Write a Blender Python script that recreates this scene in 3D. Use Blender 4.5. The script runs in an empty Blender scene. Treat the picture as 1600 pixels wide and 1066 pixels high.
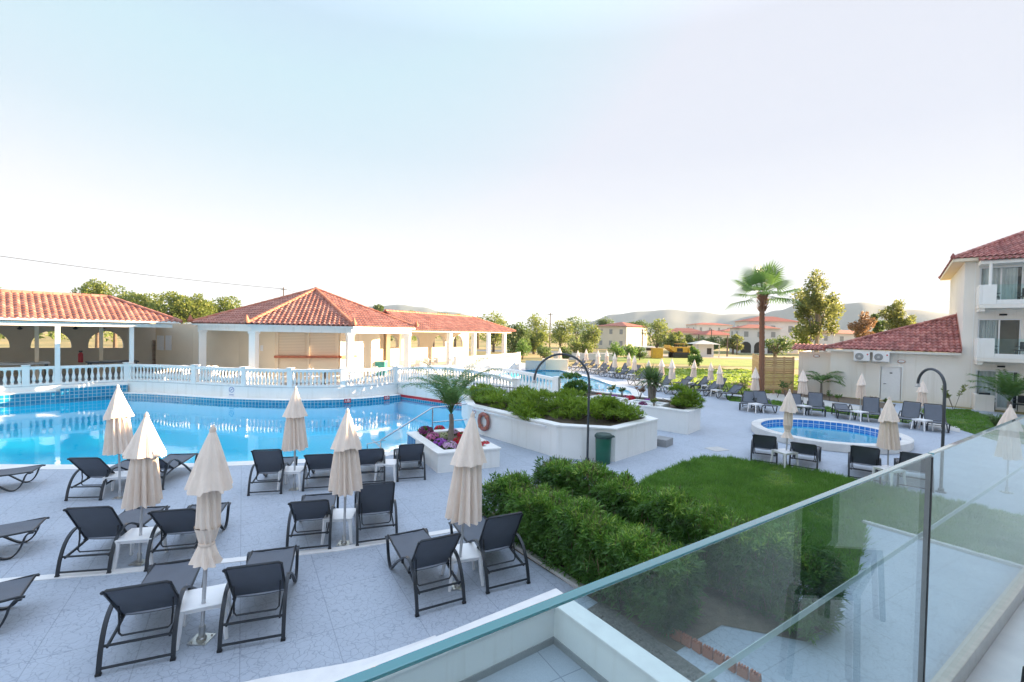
import bpy, bmesh, math, random
from mathutils import Vector, Matrix
from mathutils.geometry import tessellate_polygon
R = math.radians
rng = random.Random(7)
scn = bpy.context.scene
COL = scn.collection

# ---------------------------------------------------------------- camera
FPX = 730.0; TH = R(1.18); PH = .02; CAM = Vector((0, 0, 3.8))
FW = Vector((0, math.cos(TH), -math.sin(TH))); _u0 = Vector((0, math.sin(TH), math.cos(TH)))
RT = math.cos(PH)*Vector((1, 0, 0)) + math.sin(PH)*_u0
UP = -math.sin(PH)*Vector((1, 0, 0)) + math.cos(PH)*_u0
cd = bpy.data.cameras.new('camera'); cam = bpy.data.objects.new('camera', cd); COL.objects.link(cam)
cd.lens = FPX*36/1600; cd.sensor_width = 36; cd.clip_start = .05; cd.clip_end = 30000
M = Matrix((RT, UP, -FW)).transposed().to_4x4(); M.translation = CAM; cam.matrix_world = M
scn.camera = cam

def ray(px, py):
    return (FW + RT*((px-800)/FPX) + UP*((533-py)/FPX))
def P(px, py, z=0.):                      # photograph pixel -> point of the place at height z
    d = ray(px, py); t = (z-CAM.z)/d.z; return CAM + d*t
def PY(px, py, Y):                        # ... at distance Y
    d = ray(px, py); return CAM + d*(Y/d.y)

# ---------------------------------------------------------------- materials
MATS = {}
def nt(name):
    m = bpy.data.materials.new(name); m.use_nodes = True; t = m.node_tree; t.nodes.clear()
    o = t.nodes.new('ShaderNodeOutputMaterial'); MATS[name] = m
    return m, t, o
def N(t, kind, **kw):
    n = t.nodes.new(kind)
    for k, v in kw.items():
        if k.startswith('i_'):
            n.inputs[k[2:].replace('_', ' ')].default_value = v
        else: setattr(n, k, v)
    return n
def c4(c): return (c[0], c[1], c[2], 1)
def noise(t, scale, detail=4, coord='Object', rough=.6):
    tc = N(t, 'ShaderNodeTexCoord'); n = N(t, 'ShaderNodeTexNoise'); n.inputs['Scale'].default_value = scale
    n.inputs['Detail'].default_value = detail; n.inputs['Roughness'].default_value = rough
    t.links.new(tc.outputs[coord], n.inputs['Vector']); return n
def mixc(t, fac, a, b, mode='MIX'):
    n = N(t, 'ShaderNodeMix', data_type='RGBA', blend_type=mode)
    for s, v in ((0, fac), (6, a), (7, b)):
        if hasattr(v, 'is_output') or hasattr(v, 'links'): t.links.new(v, n.inputs[s])
        else: n.inputs[s].default_value = c4(v) if s and not isinstance(v, float) else v
    return n.outputs[2]
def ramp(t, src, p0, p1):
    n = N(t, 'ShaderNodeMapRange'); n.inputs[1].default_value = p0; n.inputs[2].default_value = p1
    t.links.new(src, n.inputs[0]); return n.outputs[0]
def rndval(t, name='rnd'):
    a = N(t, 'ShaderNodeAttribute'); a.attribute_name = name; return a.outputs['Fac']

def mat(name, col, rough=.6, metal=0., c2=None, ns=3., rc=None, bump=0., bs=40., spec=.5, big=None, streak=0.):
    """col..c2 blended by a noise of scale ns, blended towards rc by the per-face random value"""
    m, t, o = nt(name)
    p = N(t, 'ShaderNodeBsdfPrincipled'); t.links.new(p.outputs[0], o.inputs[0])
    p.inputs['Roughness'].default_value = rough; p.inputs['Metallic'].default_value = metal
    p.inputs['Specular IOR Level'].default_value = spec
    c2 = c2 or tuple(x*.82 for x in col)
    n = noise(t, ns)
    out = mixc(t, ramp(t, n.outputs[0], .35, .7), col, c2)
    if rc: out = mixc(t, rndval(t), out, rc)
    if big:
        nb = noise(t, big[0], 3); out = mixc(t, ramp(t, nb.outputs[0], .42, .66), out, big[1])
    if streak:                        # rain streaks and grime, running down
        tc = N(t, 'ShaderNodeTexCoord'); mp = N(t, 'ShaderNodeMapping'); mp.inputs['Scale'].default_value = (3., 3., .22)
        t.links.new(tc.outputs['Object'], mp.inputs[0]); sn = N(t, 'ShaderNodeTexNoise'); sn.inputs['Scale'].default_value = 1.6; sn.inputs['Detail'].default_value = 6
        t.links.new(mp.outputs[0], sn.inputs['Vector']); out = mixc(t, ramp(t, sn.outputs[0], .55, .78), out, tuple(x*(1-streak)*k for x, k in zip(col, (1., .985, .95))))
    t.links.new(out, p.inputs['Base Color'])
    if bump:
        nb = noise(t, bs, 3); b = N(t, 'ShaderNodeBump'); b.inputs['Strength'].default_value = bump; b.inputs['Distance'].default_value = .02
        t.links.new(nb.outputs[0], b.inputs['Height']); t.links.new(b.outputs[0], p.inputs['Normal'])
    return m
def leafmat(name, a, b, c, trans=.35, rough=.45):
    m, t, o = nt(name)
    p = N(t, 'ShaderNodeBsdfPrincipled'); p.inputs['Roughness'].default_value = rough; p.inputs['Specular IOR Level'].default_value = .35
    tr = N(t, 'ShaderNodeBsdfTranslucent'); mx = N(t, 'ShaderNodeMixShader'); mx.inputs[0].default_value = trans
    r = rndval(t); n = noise(t, 1.3, 2)
    o1 = mixc(t, ramp(t, r, 0., .75), a, b); o1 = mixc(t, ramp(t, r, .8, 1.), o1, c)
    o1 = mixc(t, ramp(t, n.outputs[0], .4, .75), o1, b)
    t.links.new(o1, p.inputs['Base Color'])
    o2 = mixc(t, .4, o1, tuple(min(1, x*2.2) for x in b)); t.links.new(o2, tr.inputs[0])
    t.links.new(p.outputs[0], mx.inputs[1]); t.links.new(tr.outputs[0], mx.inputs[2]); t.links.new(mx.outputs[0], o.inputs[0])
    return m
def thinglass(name, tint, rough=0., ior=1.5, boost=1.):
    m, t, o = nt(name)
    tr = N(t, 'ShaderNodeBsdfTransparent'); tr.inputs[0].default_value = c4(tint)
    g = N(t, 'ShaderNodeBsdfGlossy'); g.inputs['Roughness'].default_value = rough; g.inputs[0].default_value = (1, 1, 1, 1)
    fr = N(t, 'ShaderNodeFresnel'); fr.inputs[0].default_value = ior
    mu = N(t, 'ShaderNodeMath', operation='MULTIPLY', use_clamp=True); mu.inputs[1].default_value = boost
    ge = N(t, 'ShaderNodeNewGeometry'); mr = N(t, 'ShaderNodeMapRange'); mr.inputs[3].default_value = ior; mr.inputs[4].default_value = 1/ior
    t.links.new(ge.outputs['Backfacing'], mr.inputs[0]); t.links.new(mr.outputs[0], fr.inputs[0])
    t.links.new(fr.outputs[0], mu.inputs[0])
    mx = N(t, 'ShaderNodeMixShader'); t.links.new(mu.outputs[0], mx.inputs[0])
    t.links.new(tr.outputs[0], mx.inputs[1]); t.links.new(g.outputs[0], mx.inputs[2]); t.links.new(mx.outputs[0], o.inputs[0])
    return m, t, g, fr

mat('white_paint', (.84, .84, .83), .55, c2=(.79, .79, .78), ns=1.2, bump=.08, bs=25, streak=.16)
mat('cream_wall', (.76, .66, .52), .7, c2=(.72, .62, .48), ns=.8, bump=.1, bs=30)
mat('white_wall', (.83, .80, .76), .7, c2=(.80, .77, .73), ns=.7, bump=.12, bs=30, big=(.35, (.78, .75, .70)), streak=.13)
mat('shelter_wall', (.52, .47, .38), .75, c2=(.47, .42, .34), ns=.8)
mat('marble', (.80, .79, .78), .4, c2=(.71, .70, .70), ns=4., bump=.05)
mat('marble_vein', (.72, .71, .69), .45, c2=(.56, .55, .54), ns=2.2)
mat('frame_metal', (.024, .029, .037), .38, .1, c2=(.024, .029, .037), ns=9)
mat('sling', (.098, .114, .145), .62, c2=(.09, .104, .132), ns=5, bump=.12, bs=400, spec=.6)
mat('dark_metal', (.075, .085, .10), .42, .3)
mat('canopy', (.88, .765, .675), .85, c2=(.83, .715, .63), ns=6, rc=(.74, .62, .53), bump=.15, bs=60, spec=.2)
mat('pole_grey', (.55, .56, .58), .35, .3)
mat('white_plastic', (.80, .81, .83), .35, c2=(.76, .77, .80), ns=6)
mat('steel', (.62, .63, .65), .18, 1.)
mat('brushed_steel', (.60, .59, .57), .28, 1., c2=(.5, .5, .48), ns=20)
mat('bin_green', (.012, .12, .075), .38)
mat('bin_lid', (.02, .06, .055), .4)
mat('life_ring', (.40, .14, .11), .6, c2=(.33, .11, .09), ns=8)
mat('red_paint', (.52, .03, .05), .5)
mat('blue_print', (.16, .20, .46), .5); mat('red_print', (.55, .05, .05), .5)
mat('soil', (.10, .075, .055), .95, c2=(.18, .14, .10), ns=6, bump=.6, bs=30)
mat('gravel', (.22, .20, .18), .95, c2=(.10, .095, .09), ns=25, bump=.9, bs=60)
mat('terracotta', (.42, .14, .08), .7, c2=(.33, .10, .06), ns=7, rc=(.5, .2, .12))
mat('roof_tile', (.38, .15, .11), .72, c2=(.29, .09, .065), ns=1.1, rc=(.50, .25, .19), bump=.15, bs=50, big=(1.7, (.25, .105, .08)))
mat('roof_tile_wine', (.36, .10, .085), .72, c2=(.25, .07, .065), ns=1.1, rc=(.54, .24, .20), bump=.15, bs=50, big=(1.7, (.24, .09, .08)))
mat('roof_plain', (.36, .10, .07), .8, c2=(.30, .08, .06), ns=.6, rc=(.42, .15, .1))
mat('wood_fence', (.48, .30, .14), .65, c2=(.38, .22, .10), ns=7, rc=(.55, .38, .20))
mat('wood_dark', (.16, .075, .035), .6); mat('wood_pole', (.13, .095, .075), .85)
mat('bark', (.16, .12, .09), .9, c2=(.10, .075, .055), ns=8, bump=.5, bs=20)
mat('palm_bark', (.30, .15, .09), .9, c2=(.20, .10, .065), ns=6, rc=(.24, .12, .075), bump=.6, bs=30)
mat('grey_bark', (.28, .25, .22), .9, c2=(.18, .16, .14), ns=8, bump=.5, bs=20)
mat('rubber', (.015, .016, .018), .5)
mat('black_paint', (.012, .012, .014), .5)
mat('grey_panel', (.30, .31, .32), .6)
mat('curtain', (.80, .80, .80), .9, c2=(.68, .69, .71), ns=2)
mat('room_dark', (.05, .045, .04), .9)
mat('room_warm', (.40, .30, .20), .9)
mat('steam_blue', (.05, .2, .3), .3)
mat('yellow_paint', (.62, .36, .03), .5, c2=(.5, .26, .03), ns=3)
mat('teal_panel', (.05, .38, .36), .5)
mat('shelf_mix', (.5, .42, .34), .7, rc=(.22, .10, .07))
mat('house_wall', (.66, .61, .52), .8, c2=(.62, .57, .48), ns=.5)
mat('house_white', (.66, .65, .66), .8, c2=(.60, .60, .62), ns=.5)
mat('hill', (.075, .095, .085), .95, c2=(.10, .11, .095), ns=.0022, big=(.006, (.065, .085, .075)))
mat('path_stone', (.52, .51, .49), .7, c2=(.46, .45, .44), ns=3, bump=.15)
mat('road', (.36, .34, .32), .9, c2=(.30, .29, .27), ns=.5)
mat('dry_field', (.42, .30, .13), .95, c2=(.30, .24, .10), ns=.12, bump=.4, bs=3, big=(.03, (.20, .21, .07)))
mat('lawn_base', (.06, .15, .02), .9, c2=(.04, .085, .015), ns=1.2, bump=.6, bs=50, big=(.9, (.07, .12, .02)))
leafmat('grass_sunlit', (.16, .27, .05), (.27, .36, .06), (.42, .43, .10), .45)  # far blades: yellow of the low sun put into the leaf colour
mat('lawn_far', (.27, .33, .06), .9, c2=(.17, .25, .05), ns=.35, bump=.7, bs=6)  # sunlight painted in: yellower than the near lawn
leafmat('grass_blade', (.06, .15, .03), (.15, .29, .05), (.36, .41, .12), .45)
leafmat('oleander', (.022, .068, .022), (.13, .27, .04), (.40, .52, .10), .35, .36)
leafmat('juniper', (.05, .11, .018), (.21, .32, .03), (.34, .40, .05), .3, .6)
leafmat('bush', (.06, .14, .03), (.12, .22, .045), (.2, .3, .05), .35)
leafmat('tree_green', (.085, .135, .038), (.17, .215, .05), (.30, .30, .07), .42)
leafmat('tree_dark', (.065, .11, .04), (.11, .17, .055), (.18, .22, .06), .4)
leafmat('tree_gold', (.085, .125, .045), (.17, .195, .06), (.36, .33, .09), .45)
leafmat('tree_rust', (.18, .10, .06), (.24, .15, .08), (.3, .2, .09), .35)
leafmat('palm_leaf', (.06, .14, .038), (.11, .21, .055), (.21, .29, .09), .33)
leafmat('yucca_leaf', (.06, .12, .04), (.12, .19, .07), (.20, .25, .12), .3)
leafmat('flower_pink', (.62, .10, .34), (.72, .22, .48), (.8, .45, .62), .3)
leafmat('flower_violet', (.34, .05, .52), (.46, .12, .62), (.55, .28, .7), .3)
leafmat('flower_red', (.62, .015, .04), (.7, .03, .08), (.75, .1, .13), .3)
leafmat('flower_plum', (.13, .015, .09), (.22, .03, .15), (.36, .08, .24), .3)
leafmat('flower_lilac', (.6, .32, .62), (.75, .5, .74), (.85, .7, .82), .3)
leafmat('flower_cream', (.40, .42, .22), (.55, .55, .35), (.65, .65, .5), .3)
leafmat('dry_twig', (.16, .12, .08), (.22, .17, .11), (.25, .2, .14), .1)

# patterned paving: square slabs laid with the hotel's axes, cracked-earth stamp
AZ = R(56.)
V2 = Vector((math.sin(AZ), math.cos(AZ), 0)); U2 = Vector((math.cos(AZ), -math.sin(AZ), 0))
def paving(name, col, lines, stamp):
    m, t, o = nt(name)
    p = N(t, 'ShaderNodeBsdfPrincipled'); t.links.new(p.outputs[0], o.inputs[0]); p.inputs['Roughness'].default_value = .62
    tc = N(t, 'ShaderNodeTexCoord'); mp = N(t, 'ShaderNodeMapping'); mp.inputs['Rotation'].default_value = (0, 0, AZ-R(90)+R(4))
    t.links.new(tc.outputs['Object'], mp.inputs[0])
    br = N(t, 'ShaderNodeTexBrick'); br.offset = .0
    for k, v in (('Scale', 1.), ('Brick Width', 1.02), ('Row Height', 1.02), ('Mortar Size', .007), ('Mortar Smooth', .3)): br.inputs[k].default_value = v
    br.inputs['Color1'].default_value = (1, 1, 1, 1); br.inputs['Color2'].default_value = (.90, .91, .93, 1); br.inputs['Mortar'].default_value = (.38, .40, .44, 1)
    t.links.new(mp.outputs[0], br.inputs['Vector'])
    nd = noise(t, 2.2, 3); ad = N(t, 'ShaderNodeVectorMath', operation='MULTIPLY_ADD'); ad.inputs[1].default_value = (.35,)*3
    t.links.new(nd.outputs['Color'], ad.inputs[0]); t.links.new(tc.outputs['Object'], ad.inputs[2])
    vo = N(t, 'ShaderNodeTexVoronoi', feature='DISTANCE_TO_EDGE'); vo.inputs['Scale'].default_value = 10.5
    t.links.new(ad.outputs[0], vo.inputs['Vector'])
    crack = ramp(t, vo.outputs['Distance'], .0, .06)
    n1 = noise(t, .5, 4); n2 = noise(t, 60, 2); n3 = noise(t, .23, 5)
    base = mixc(t, ramp(t, n1.outputs[0], .35, .7), col, tuple(x*.86 for x in col))
    base = mixc(t, ramp(t, n3.outputs[0], .5, .68), base, tuple(x*1.08 for x in col))
    n4 = noise(t, 1.1, 6); base = mixc(t, ramp(t, n4.outputs[0], .56, .74), base, tuple(x*.80 for x in col))
    n5 = noise(t, 7., 3); base = mixc(t, ramp(t, n5.outputs[0], .62, .70), base, tuple(x*.86 for x in col))
    base = mixc(t, ramp(t, n2.outputs[0], .3, .7), base, tuple(x*.84 for x in col))
    mm = mixc(t, float(stamp), (1., 1., 1.), mixc(t, crack, (.42, .44, .50), (1., 1., 1.)))
    base = mixc(t, 1., base, mm, 'MULTIPLY')
    ml = mixc(t, float(lines), (1., 1., 1.), br.outputs['Color'])
    base = mixc(t, 1., base, ml, 'MULTIPLY'); t.links.new(base, p.inputs['Base Color'])
    b = N(t, 'ShaderNodeBump'); b.inputs['Strength'].default_value = .35*stamp+.1; b.inputs['Distance'].default_value = .01
    t.links.new(crack, b.inputs['Height']); t.links.new(b.outputs[0], p.inputs['Normal'])
paving('deck_paving', (.44, .495, .575), .45, .5)
paving('patio_tile', (.42, .455, .51), .8, 0.)

def tilemat(name, w, h, c1, c2, grout, mortar=.012, coord='st'):
    m, t, o = nt(name)
    p = N(t, 'ShaderNodeBsdfPrincipled'); t.links.new(p.outputs[0], o.inputs[0]); p.inputs['Roughness'].default_value = .12
    br = N(t, 'ShaderNodeTexBrick'); br.offset = 0.
    for k, v in (('Scale', 1.), ('Brick Width', w), ('Row Height', h), ('Mortar Size', mortar), ('Mortar Smooth', .2)): br.inputs[k].default_value = v
    br.inputs['Color1'].default_value = c4(c1); br.inputs['Color2'].default_value = c4(c2); br.inputs['Mortar'].default_value = c4(grout)
    if coord == 'st':
        a = N(t, 'ShaderNodeAttribute'); a.attribute_name = 'st'; t.links.new(a.outputs['Vector'], br.inputs['Vector'])
    else:
        tc = N(t, 'ShaderNodeTexCoord'); t.links.new(tc.outputs['Object'], br.inputs['Vector'])
    t.links.new(br.outputs['Color'], p.inputs['Base Color'])
tilemat('pool_tile', .17, .17, (.015, .20, .36), (.02, .27, .45), (.40, .50, .55))
tilemat('kid_tile', .2, .26, (.04, .17, .50), (.05, .21, .56), (.6, .64, .7))
tilemat('navy_tile', .16, .42, (.012, .06, .26), (.02, .09, .32), (.4, .46, .55))
tilemat('pool_floor', .3, .3, (.010, .60, .84), (.012, .61, .85), (.025, .63, .86), .003, 'Object')
tilemat('kid_floor', .3, .3, (.16, .60, .80), (.17, .62, .81), (.19, .64, .82), .003, 'Object')
tilemat('tank_tile', .6, .12, (.10, .16, .24), (.13, .20, .28), (.2, .26, .32), .01)
tilemat('shutter', 5., .09, (.74, .64, .50), (.72, .62, .49), (.52, .44, .34), .012)

m, t, g, fr = thinglass('water', (.84, .98, 1.), 0., 1.33, .88)
n = noise(t, 1.6, 2); n2 = noise(t, 7., 2)
ad = N(t, 'ShaderNodeMath', operation='MULTIPLY_ADD'); ad.inputs[1].default_value = .25
t.links.new(n2.outputs[0], ad.inputs[0]); t.links.new(n.outputs[0], ad.inputs[2])
b = N(t, 'ShaderNodeBump'); b.inputs['Strength'].default_value = .055; b.inputs['Distance'].default_value = .06
t.links.new(ad.outputs[0], b.inputs['Height']); t.links.new(b.outputs[0], g.inputs['Normal'])
thinglass('balustrade_glass', (.90, .98, .975), 0., 1.5, .78)
thinglass('window_glass', (.88, .92, .92), 0., 1.5, 1.1)
mat('glass_edge', (.02, .21, .25), .10, 0., c2=(.04, .28, .31), ns=.6, spec=1.)
MATS['glass_edge'].node_tree.nodes['Principled BSDF'].inputs['Coat Weight'].default_value = 1.
m, t, g, fr = thinglass('frosted_band', (.86, .90, .92), .35, 1.5, 1.0)
mx = [x for x in t.nodes if x.type == 'MIX_SHADER'][0]; di = N(t, 'ShaderNodeBsdfDiffuse'); di.inputs[0].default_value = (.8, .84, .86, 1)
mz = N(t, 'ShaderNodeMixShader'); mz.inputs[0].default_value = .38
t.links.new(mx.outputs[0], mz.inputs[1]); t.links.new(di.outputs[0], mz.inputs[2])
t.links.new(mz.outputs[0], [x for x in t.nodes if x.type == 'OUTPUT_MATERIAL'][0].inputs[0])

# ---------------------------------------------------------------- mesh builder
class MB:
    def __init__(s): s.v = []; s.f = []; s.r = []; s.st = {}
    def add(s, vs, fs, rnd=None):
        b = len(s.v); s.v += [tuple(x) for x in vs]; rr = rng.random() if rnd is None else rnd
        for k, f in enumerate(fs):
            s.f.append(tuple(i+b for i in f)); s.r.append(rr[k] if isinstance(rr, list) else rr)
        return b
    def box(s, c, d, rz=0., rnd=None):
        x, y, z = d[0]/2, d[1]/2, d[2]/2; ca, sa = math.cos(rz), math.sin(rz)
        vs = [(c[0]+i*x*ca-j*y*sa, c[1]+i*x*sa+j*y*ca, c[2]+k*z) for i, j, k in ((-1,-1,-1),(1,-1,-1),(1,1,-1),(-1,1,-1),(-1,-1,1),(1,-1,1),(1,1,1),(-1,1,1))]
        s.add(vs, [(0,3,2,1),(4,5,6,7),(0,1,5,4),(1,2,6,5),(2,3,7,6),(3,0,4,7)], rnd); return s
    def obox(s, o, ex, ey, ez):           # corner + three edge vectors
        o, ex, ey, ez = map(Vector, (o, ex, ey, ez))
        vs = [o, o+ex, o+ex+ey, o+ey, o+ez, o+ex+ez, o+ex+ey+ez, o+ey+ez]
        fs = [(0,3,2,1),(4,5,6,7),(0,1,5,4),(1,2,6,5),(2,3,7,6),(3,0,4,7)]
        if ex.cross(ey).dot(ez) < 0: fs = [f[::-1] for f in fs]
        s.add(vs, fs); return s
    def prism(s, pts, z0, z1, rnd=None):  # polygon (plan) extruded
        pts = [(p[0], p[1]) for p in pts]
        if sum(a[0]*b[1]-b[0]*a[1] for a, b in zip(pts, pts[1:]+pts[:1])) < 0: pts = pts[::-1]
        n = len(pts); vs = [(x, y, z0) for x, y in pts]+[(x, y, z1) for x, y in pts]
        tr = tessellate_polygon([[Vector((x, y, 0)) for x, y in pts]])
        fs = []
        for a, b, c in tr:
            A, B, C = pts[a], pts[b], pts[c]
            if (B[0]-A[0])*(C[1]-A[1])-(B[1]-A[1])*(C[0]-A[0]) < 0: a, c = c, a
            fs += [(a+n, b+n, c+n), (c, b, a)]
        fs += [(i, (i+1) % n, (i+1) % n+n, i+n) for i in range(n)]
        s.add(vs, fs, rnd); return s
    def sheet(s, outer, z, holes=()):
        loops = [[Vector((p[0], p[1], 0)) for p in outer]]+[[Vector((p[0], p[1], 0)) for p in h] for h in holes]
        allp = [p for l in loops for p in l]; tr = tessellate_polygon(loops); fs = []
        for a, b, c in tr:
            A, B, C = allp[a], allp[b], allp[c]
            if (B-A).cross(C-A).z < 0: a, c = c, a
            fs.append((a, b, c))
        s.add([(p.x, p.y, z) for p in allp], fs, .5); return s
    def wall(s, path, z0, z1, closed=False, off=0., flip=False):   # vertical strip with running length in 'st'
        pts = [Vector((p[0], p[1], 0)) for p in path]
        if closed: pts = pts+[pts[0]]
        l = off
        for a, b in zip(pts, pts[1:]):
            d = (b-a).length; k = s.add([(a.x, a.y, z0), (b.x, b.y, z0), (b.x, b.y, z1), (a.x, a.y, z1)], [(3, 2, 1, 0) if flip else (0, 1, 2, 3)], .5)
            for i, q in enumerate(((l, z0), (l+d, z0), (l+d, z1), (l, z1))): s.st[k+i] = (q[0], q[1]+10, 0)
            l += d
        return s
    def tube(s, path, r, n=8, caps=True, rnd=None, sx=1., up=None):
        path = [Vector(p) for p in path]; rs = r if isinstance(r, (list, tuple)) else [r]*len(path)
        rings = []; prev = None
        for i, p in enumerate(path):
            d = (path[min(i+1, len(path)-1)]-path[max(i-1, 0)]).normalized()
            a = Vector(up) if up else (Vector((0, 0, 1)) if abs(d.z) < .9 else Vector((1, 0, 0)))
            if prev is not None and up is None: a = prev
            x = d.cross(a).normalized(); y = x.cross(d).normalized(); prev = y
            rings.append([p+x*math.cos(2*math.pi*k/n)*rs[i]*sx+y*math.sin(2*math.pi*k/n)*rs[i] for k in range(n)])
        vs = [v for q in rings for v in q]
        fs = [(i*n+k, i*n+(k+1) % n, (i+1)*n+(k+1) % n, (i+1)*n+k) for i in range(len(path)-1) for k in range(n)]
        if caps: fs += [tuple(range(n))[::-1], tuple((len(path)-1)*n+k for k in range(n))]
        s.add(vs, fs, rnd); return s
    def ribbon(s, path, w, th, side):     # flat bar swept along a path, width along 'side'
        path = [Vector(p) for p in path]; side = Vector(side).normalized(); vs = []
        for i, p in enumerate(path):
            d = (path[min(i+1, len(path)-1)]-path[max(i-1, 0)]).normalized(); nn = side.cross(d).normalized()
            vs += [p-side*w/2-nn*th/2, p+side*w/2-nn*th/2, p+side*w/2+nn*th/2, p-side*w/2+nn*th/2]
        L = len(path)
        fs = [(i*4+k, i*4+(k+1) % 4, i*4+4+(k+1) % 4, i*4+4+k) for i in range(L-1) for k in range(4)]
        fs += [(3, 2, 1, 0), tuple((L-1)*4+k for k in range(4))]
        s.add(vs, fs); return s
    def lathe(s, prof, c=(0, 0, 0), n=12, rnd=None):
        vs = [(c[0]+r*math.cos(2*math.pi*k/n), c[1]+r*math.sin(2*math.pi*k/n), c[2]+z) for r, z in prof for k in range(n)]
        fs = [(i*n+k, i*n+(k+1) % n, (i+1)*n+(k+1) % n, (i+1)*n+k) for i in range(len(prof)-1) for k in range(n)]
        fs += [tuple(range(n))[::-1], tuple((len(prof)-1)*n+k for k in range(n))]
        s.add(vs, fs, rnd); return s
    def build(s, name, m, parent=None, smooth=None, bevel=0., loc=None):
        me = bpy.data.meshes.new(name); me.from_pydata(s.v, [], s.f); me.materials.append(MATS[m]); me.validate()
        if len(me.polygons) == len(s.r):
            a = me.attributes.new('rnd', 'FLOAT', 'FACE'); a.data.foreach_set('value', s.r)
        if s.st and len(me.vertices) == len(s.v):
            a = me.attributes.new('st', 'FLOAT_VECTOR', 'POINT'); flat = []
            for i in range(len(s.v)): flat += s.st.get(i, s.v[i])
            a.data.foreach_set('vector', flat)
        if smooth: me.shade_smooth(); me.set_sharp_from_angle(angle=R(smooth))
        o = bpy.data.objects.new(name, me); COL.objects.link(o)
        if parent: o.parent = parent
        if loc: o.location = loc
        if bevel:
            b = o.modifiers.new('bevel', 'BEVEL'); b.width = bevel; b.segments = 2; b.limit_method = 'ANGLE'
        return o
def tag(o, label=None, cat=None, group=None, kind=None):
    if label: o['label'] = label
    if cat: o['category'] = cat
    if group: o['group'] = group
    if kind: o['kind'] = kind
    return o
def thing(name, label, cat, loc=(0, 0, 0), rz=0., group=None):
    o = bpy.data.objects.new(name, None); COL.objects.link(o); o.empty_display_size = .2
    o.location = loc; o.rotation_euler = (0, 0, rz); return tag(o, label, cat, group)
def struct(o): o['kind'] = 'structure'; return o
def dup(root, loc, rz=0., label=None, group=None, scale=1., rot=None):
    def cp(o, par):
        c = o.copy(); COL.objects.link(c)
        if par: c.parent = par
        for ch in KIDS.get(o.name, [x for x in o.children]): cp(ch, c)
        return c
    r = cp(root, None); r.location = loc; r.rotation_euler = rot or (0, 0, rz); r.scale = (scale,)*3
    if label: r['label'] = label
    if group: r['group'] = group
    return r
KIDS = {}
def catmull(pts, k=4):
    pts = [Vector(p) for p in pts]; out = []
    for i in range(len(pts)-1):
        p0, p1, p2, p3 = pts[max(i-1, 0)], pts[i], pts[i+1], pts[min(i+2, len(pts)-1)]
        for j in range(k):
            t = j/k
            out.append(.5*((2*p1)+(p2-p0)*t+(2*p0-5*p1+4*p2-p3)*t*t+(3*p1-p0-3*p2+p3)*t**3))
    return out+[pts[-1]]
def inset(poly, d):
    pts = [Vector((p[0], p[1])) for p in poly]
    if sum(a.x*b.y-b.x*a.y for a, b in zip(pts, pts[1:]+pts[:1])) < 0: d = -d
    n = len(pts); out = []
    for i in range(n):
        a, b, c = pts[i-1], pts[i], pts[(i+1) % n]
        e1 = (b-a).normalized(); e2 = (c-b).normalized(); n1 = Vector((-e1.y, e1.x)); n2 = Vector((-e2.y, e2.x))
        k = (n1+n2); k = k/max(k.length_squared/2, .25); out.append((b.x+k.x*d, b.y+k.y*d))
    return out
def ring(mb, outer, inner, z0, z1):        # frame between two polygons of equal length
    n = len(outer); vs = [(p[0], p[1], z) for q in (outer, inner) for z in (z0, z1) for p in q]
    o0, o1, i0, i1 = 0, n, 2*n, 3*n; fs = []
    for k in range(n):
        j = (k+1) % n
        fs += [(o0+k, o0+j, o1+j, o1+k), (i0+j, i0+k, i1+k, i1+j), (o1+k, o1+j, i1+j, i1+k), (o0+j, o0+k, i0+k, i0+j)]
    mb.add(vs, fs, .5)
def ccw(p):
    p = [(q[0], q[1]) for q in p]
    return p if sum(a[0]*b[1]-b[0]*a[1] for a, b in zip(p, p[1:]+p[:1])) > 0 else p[::-1]

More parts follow.
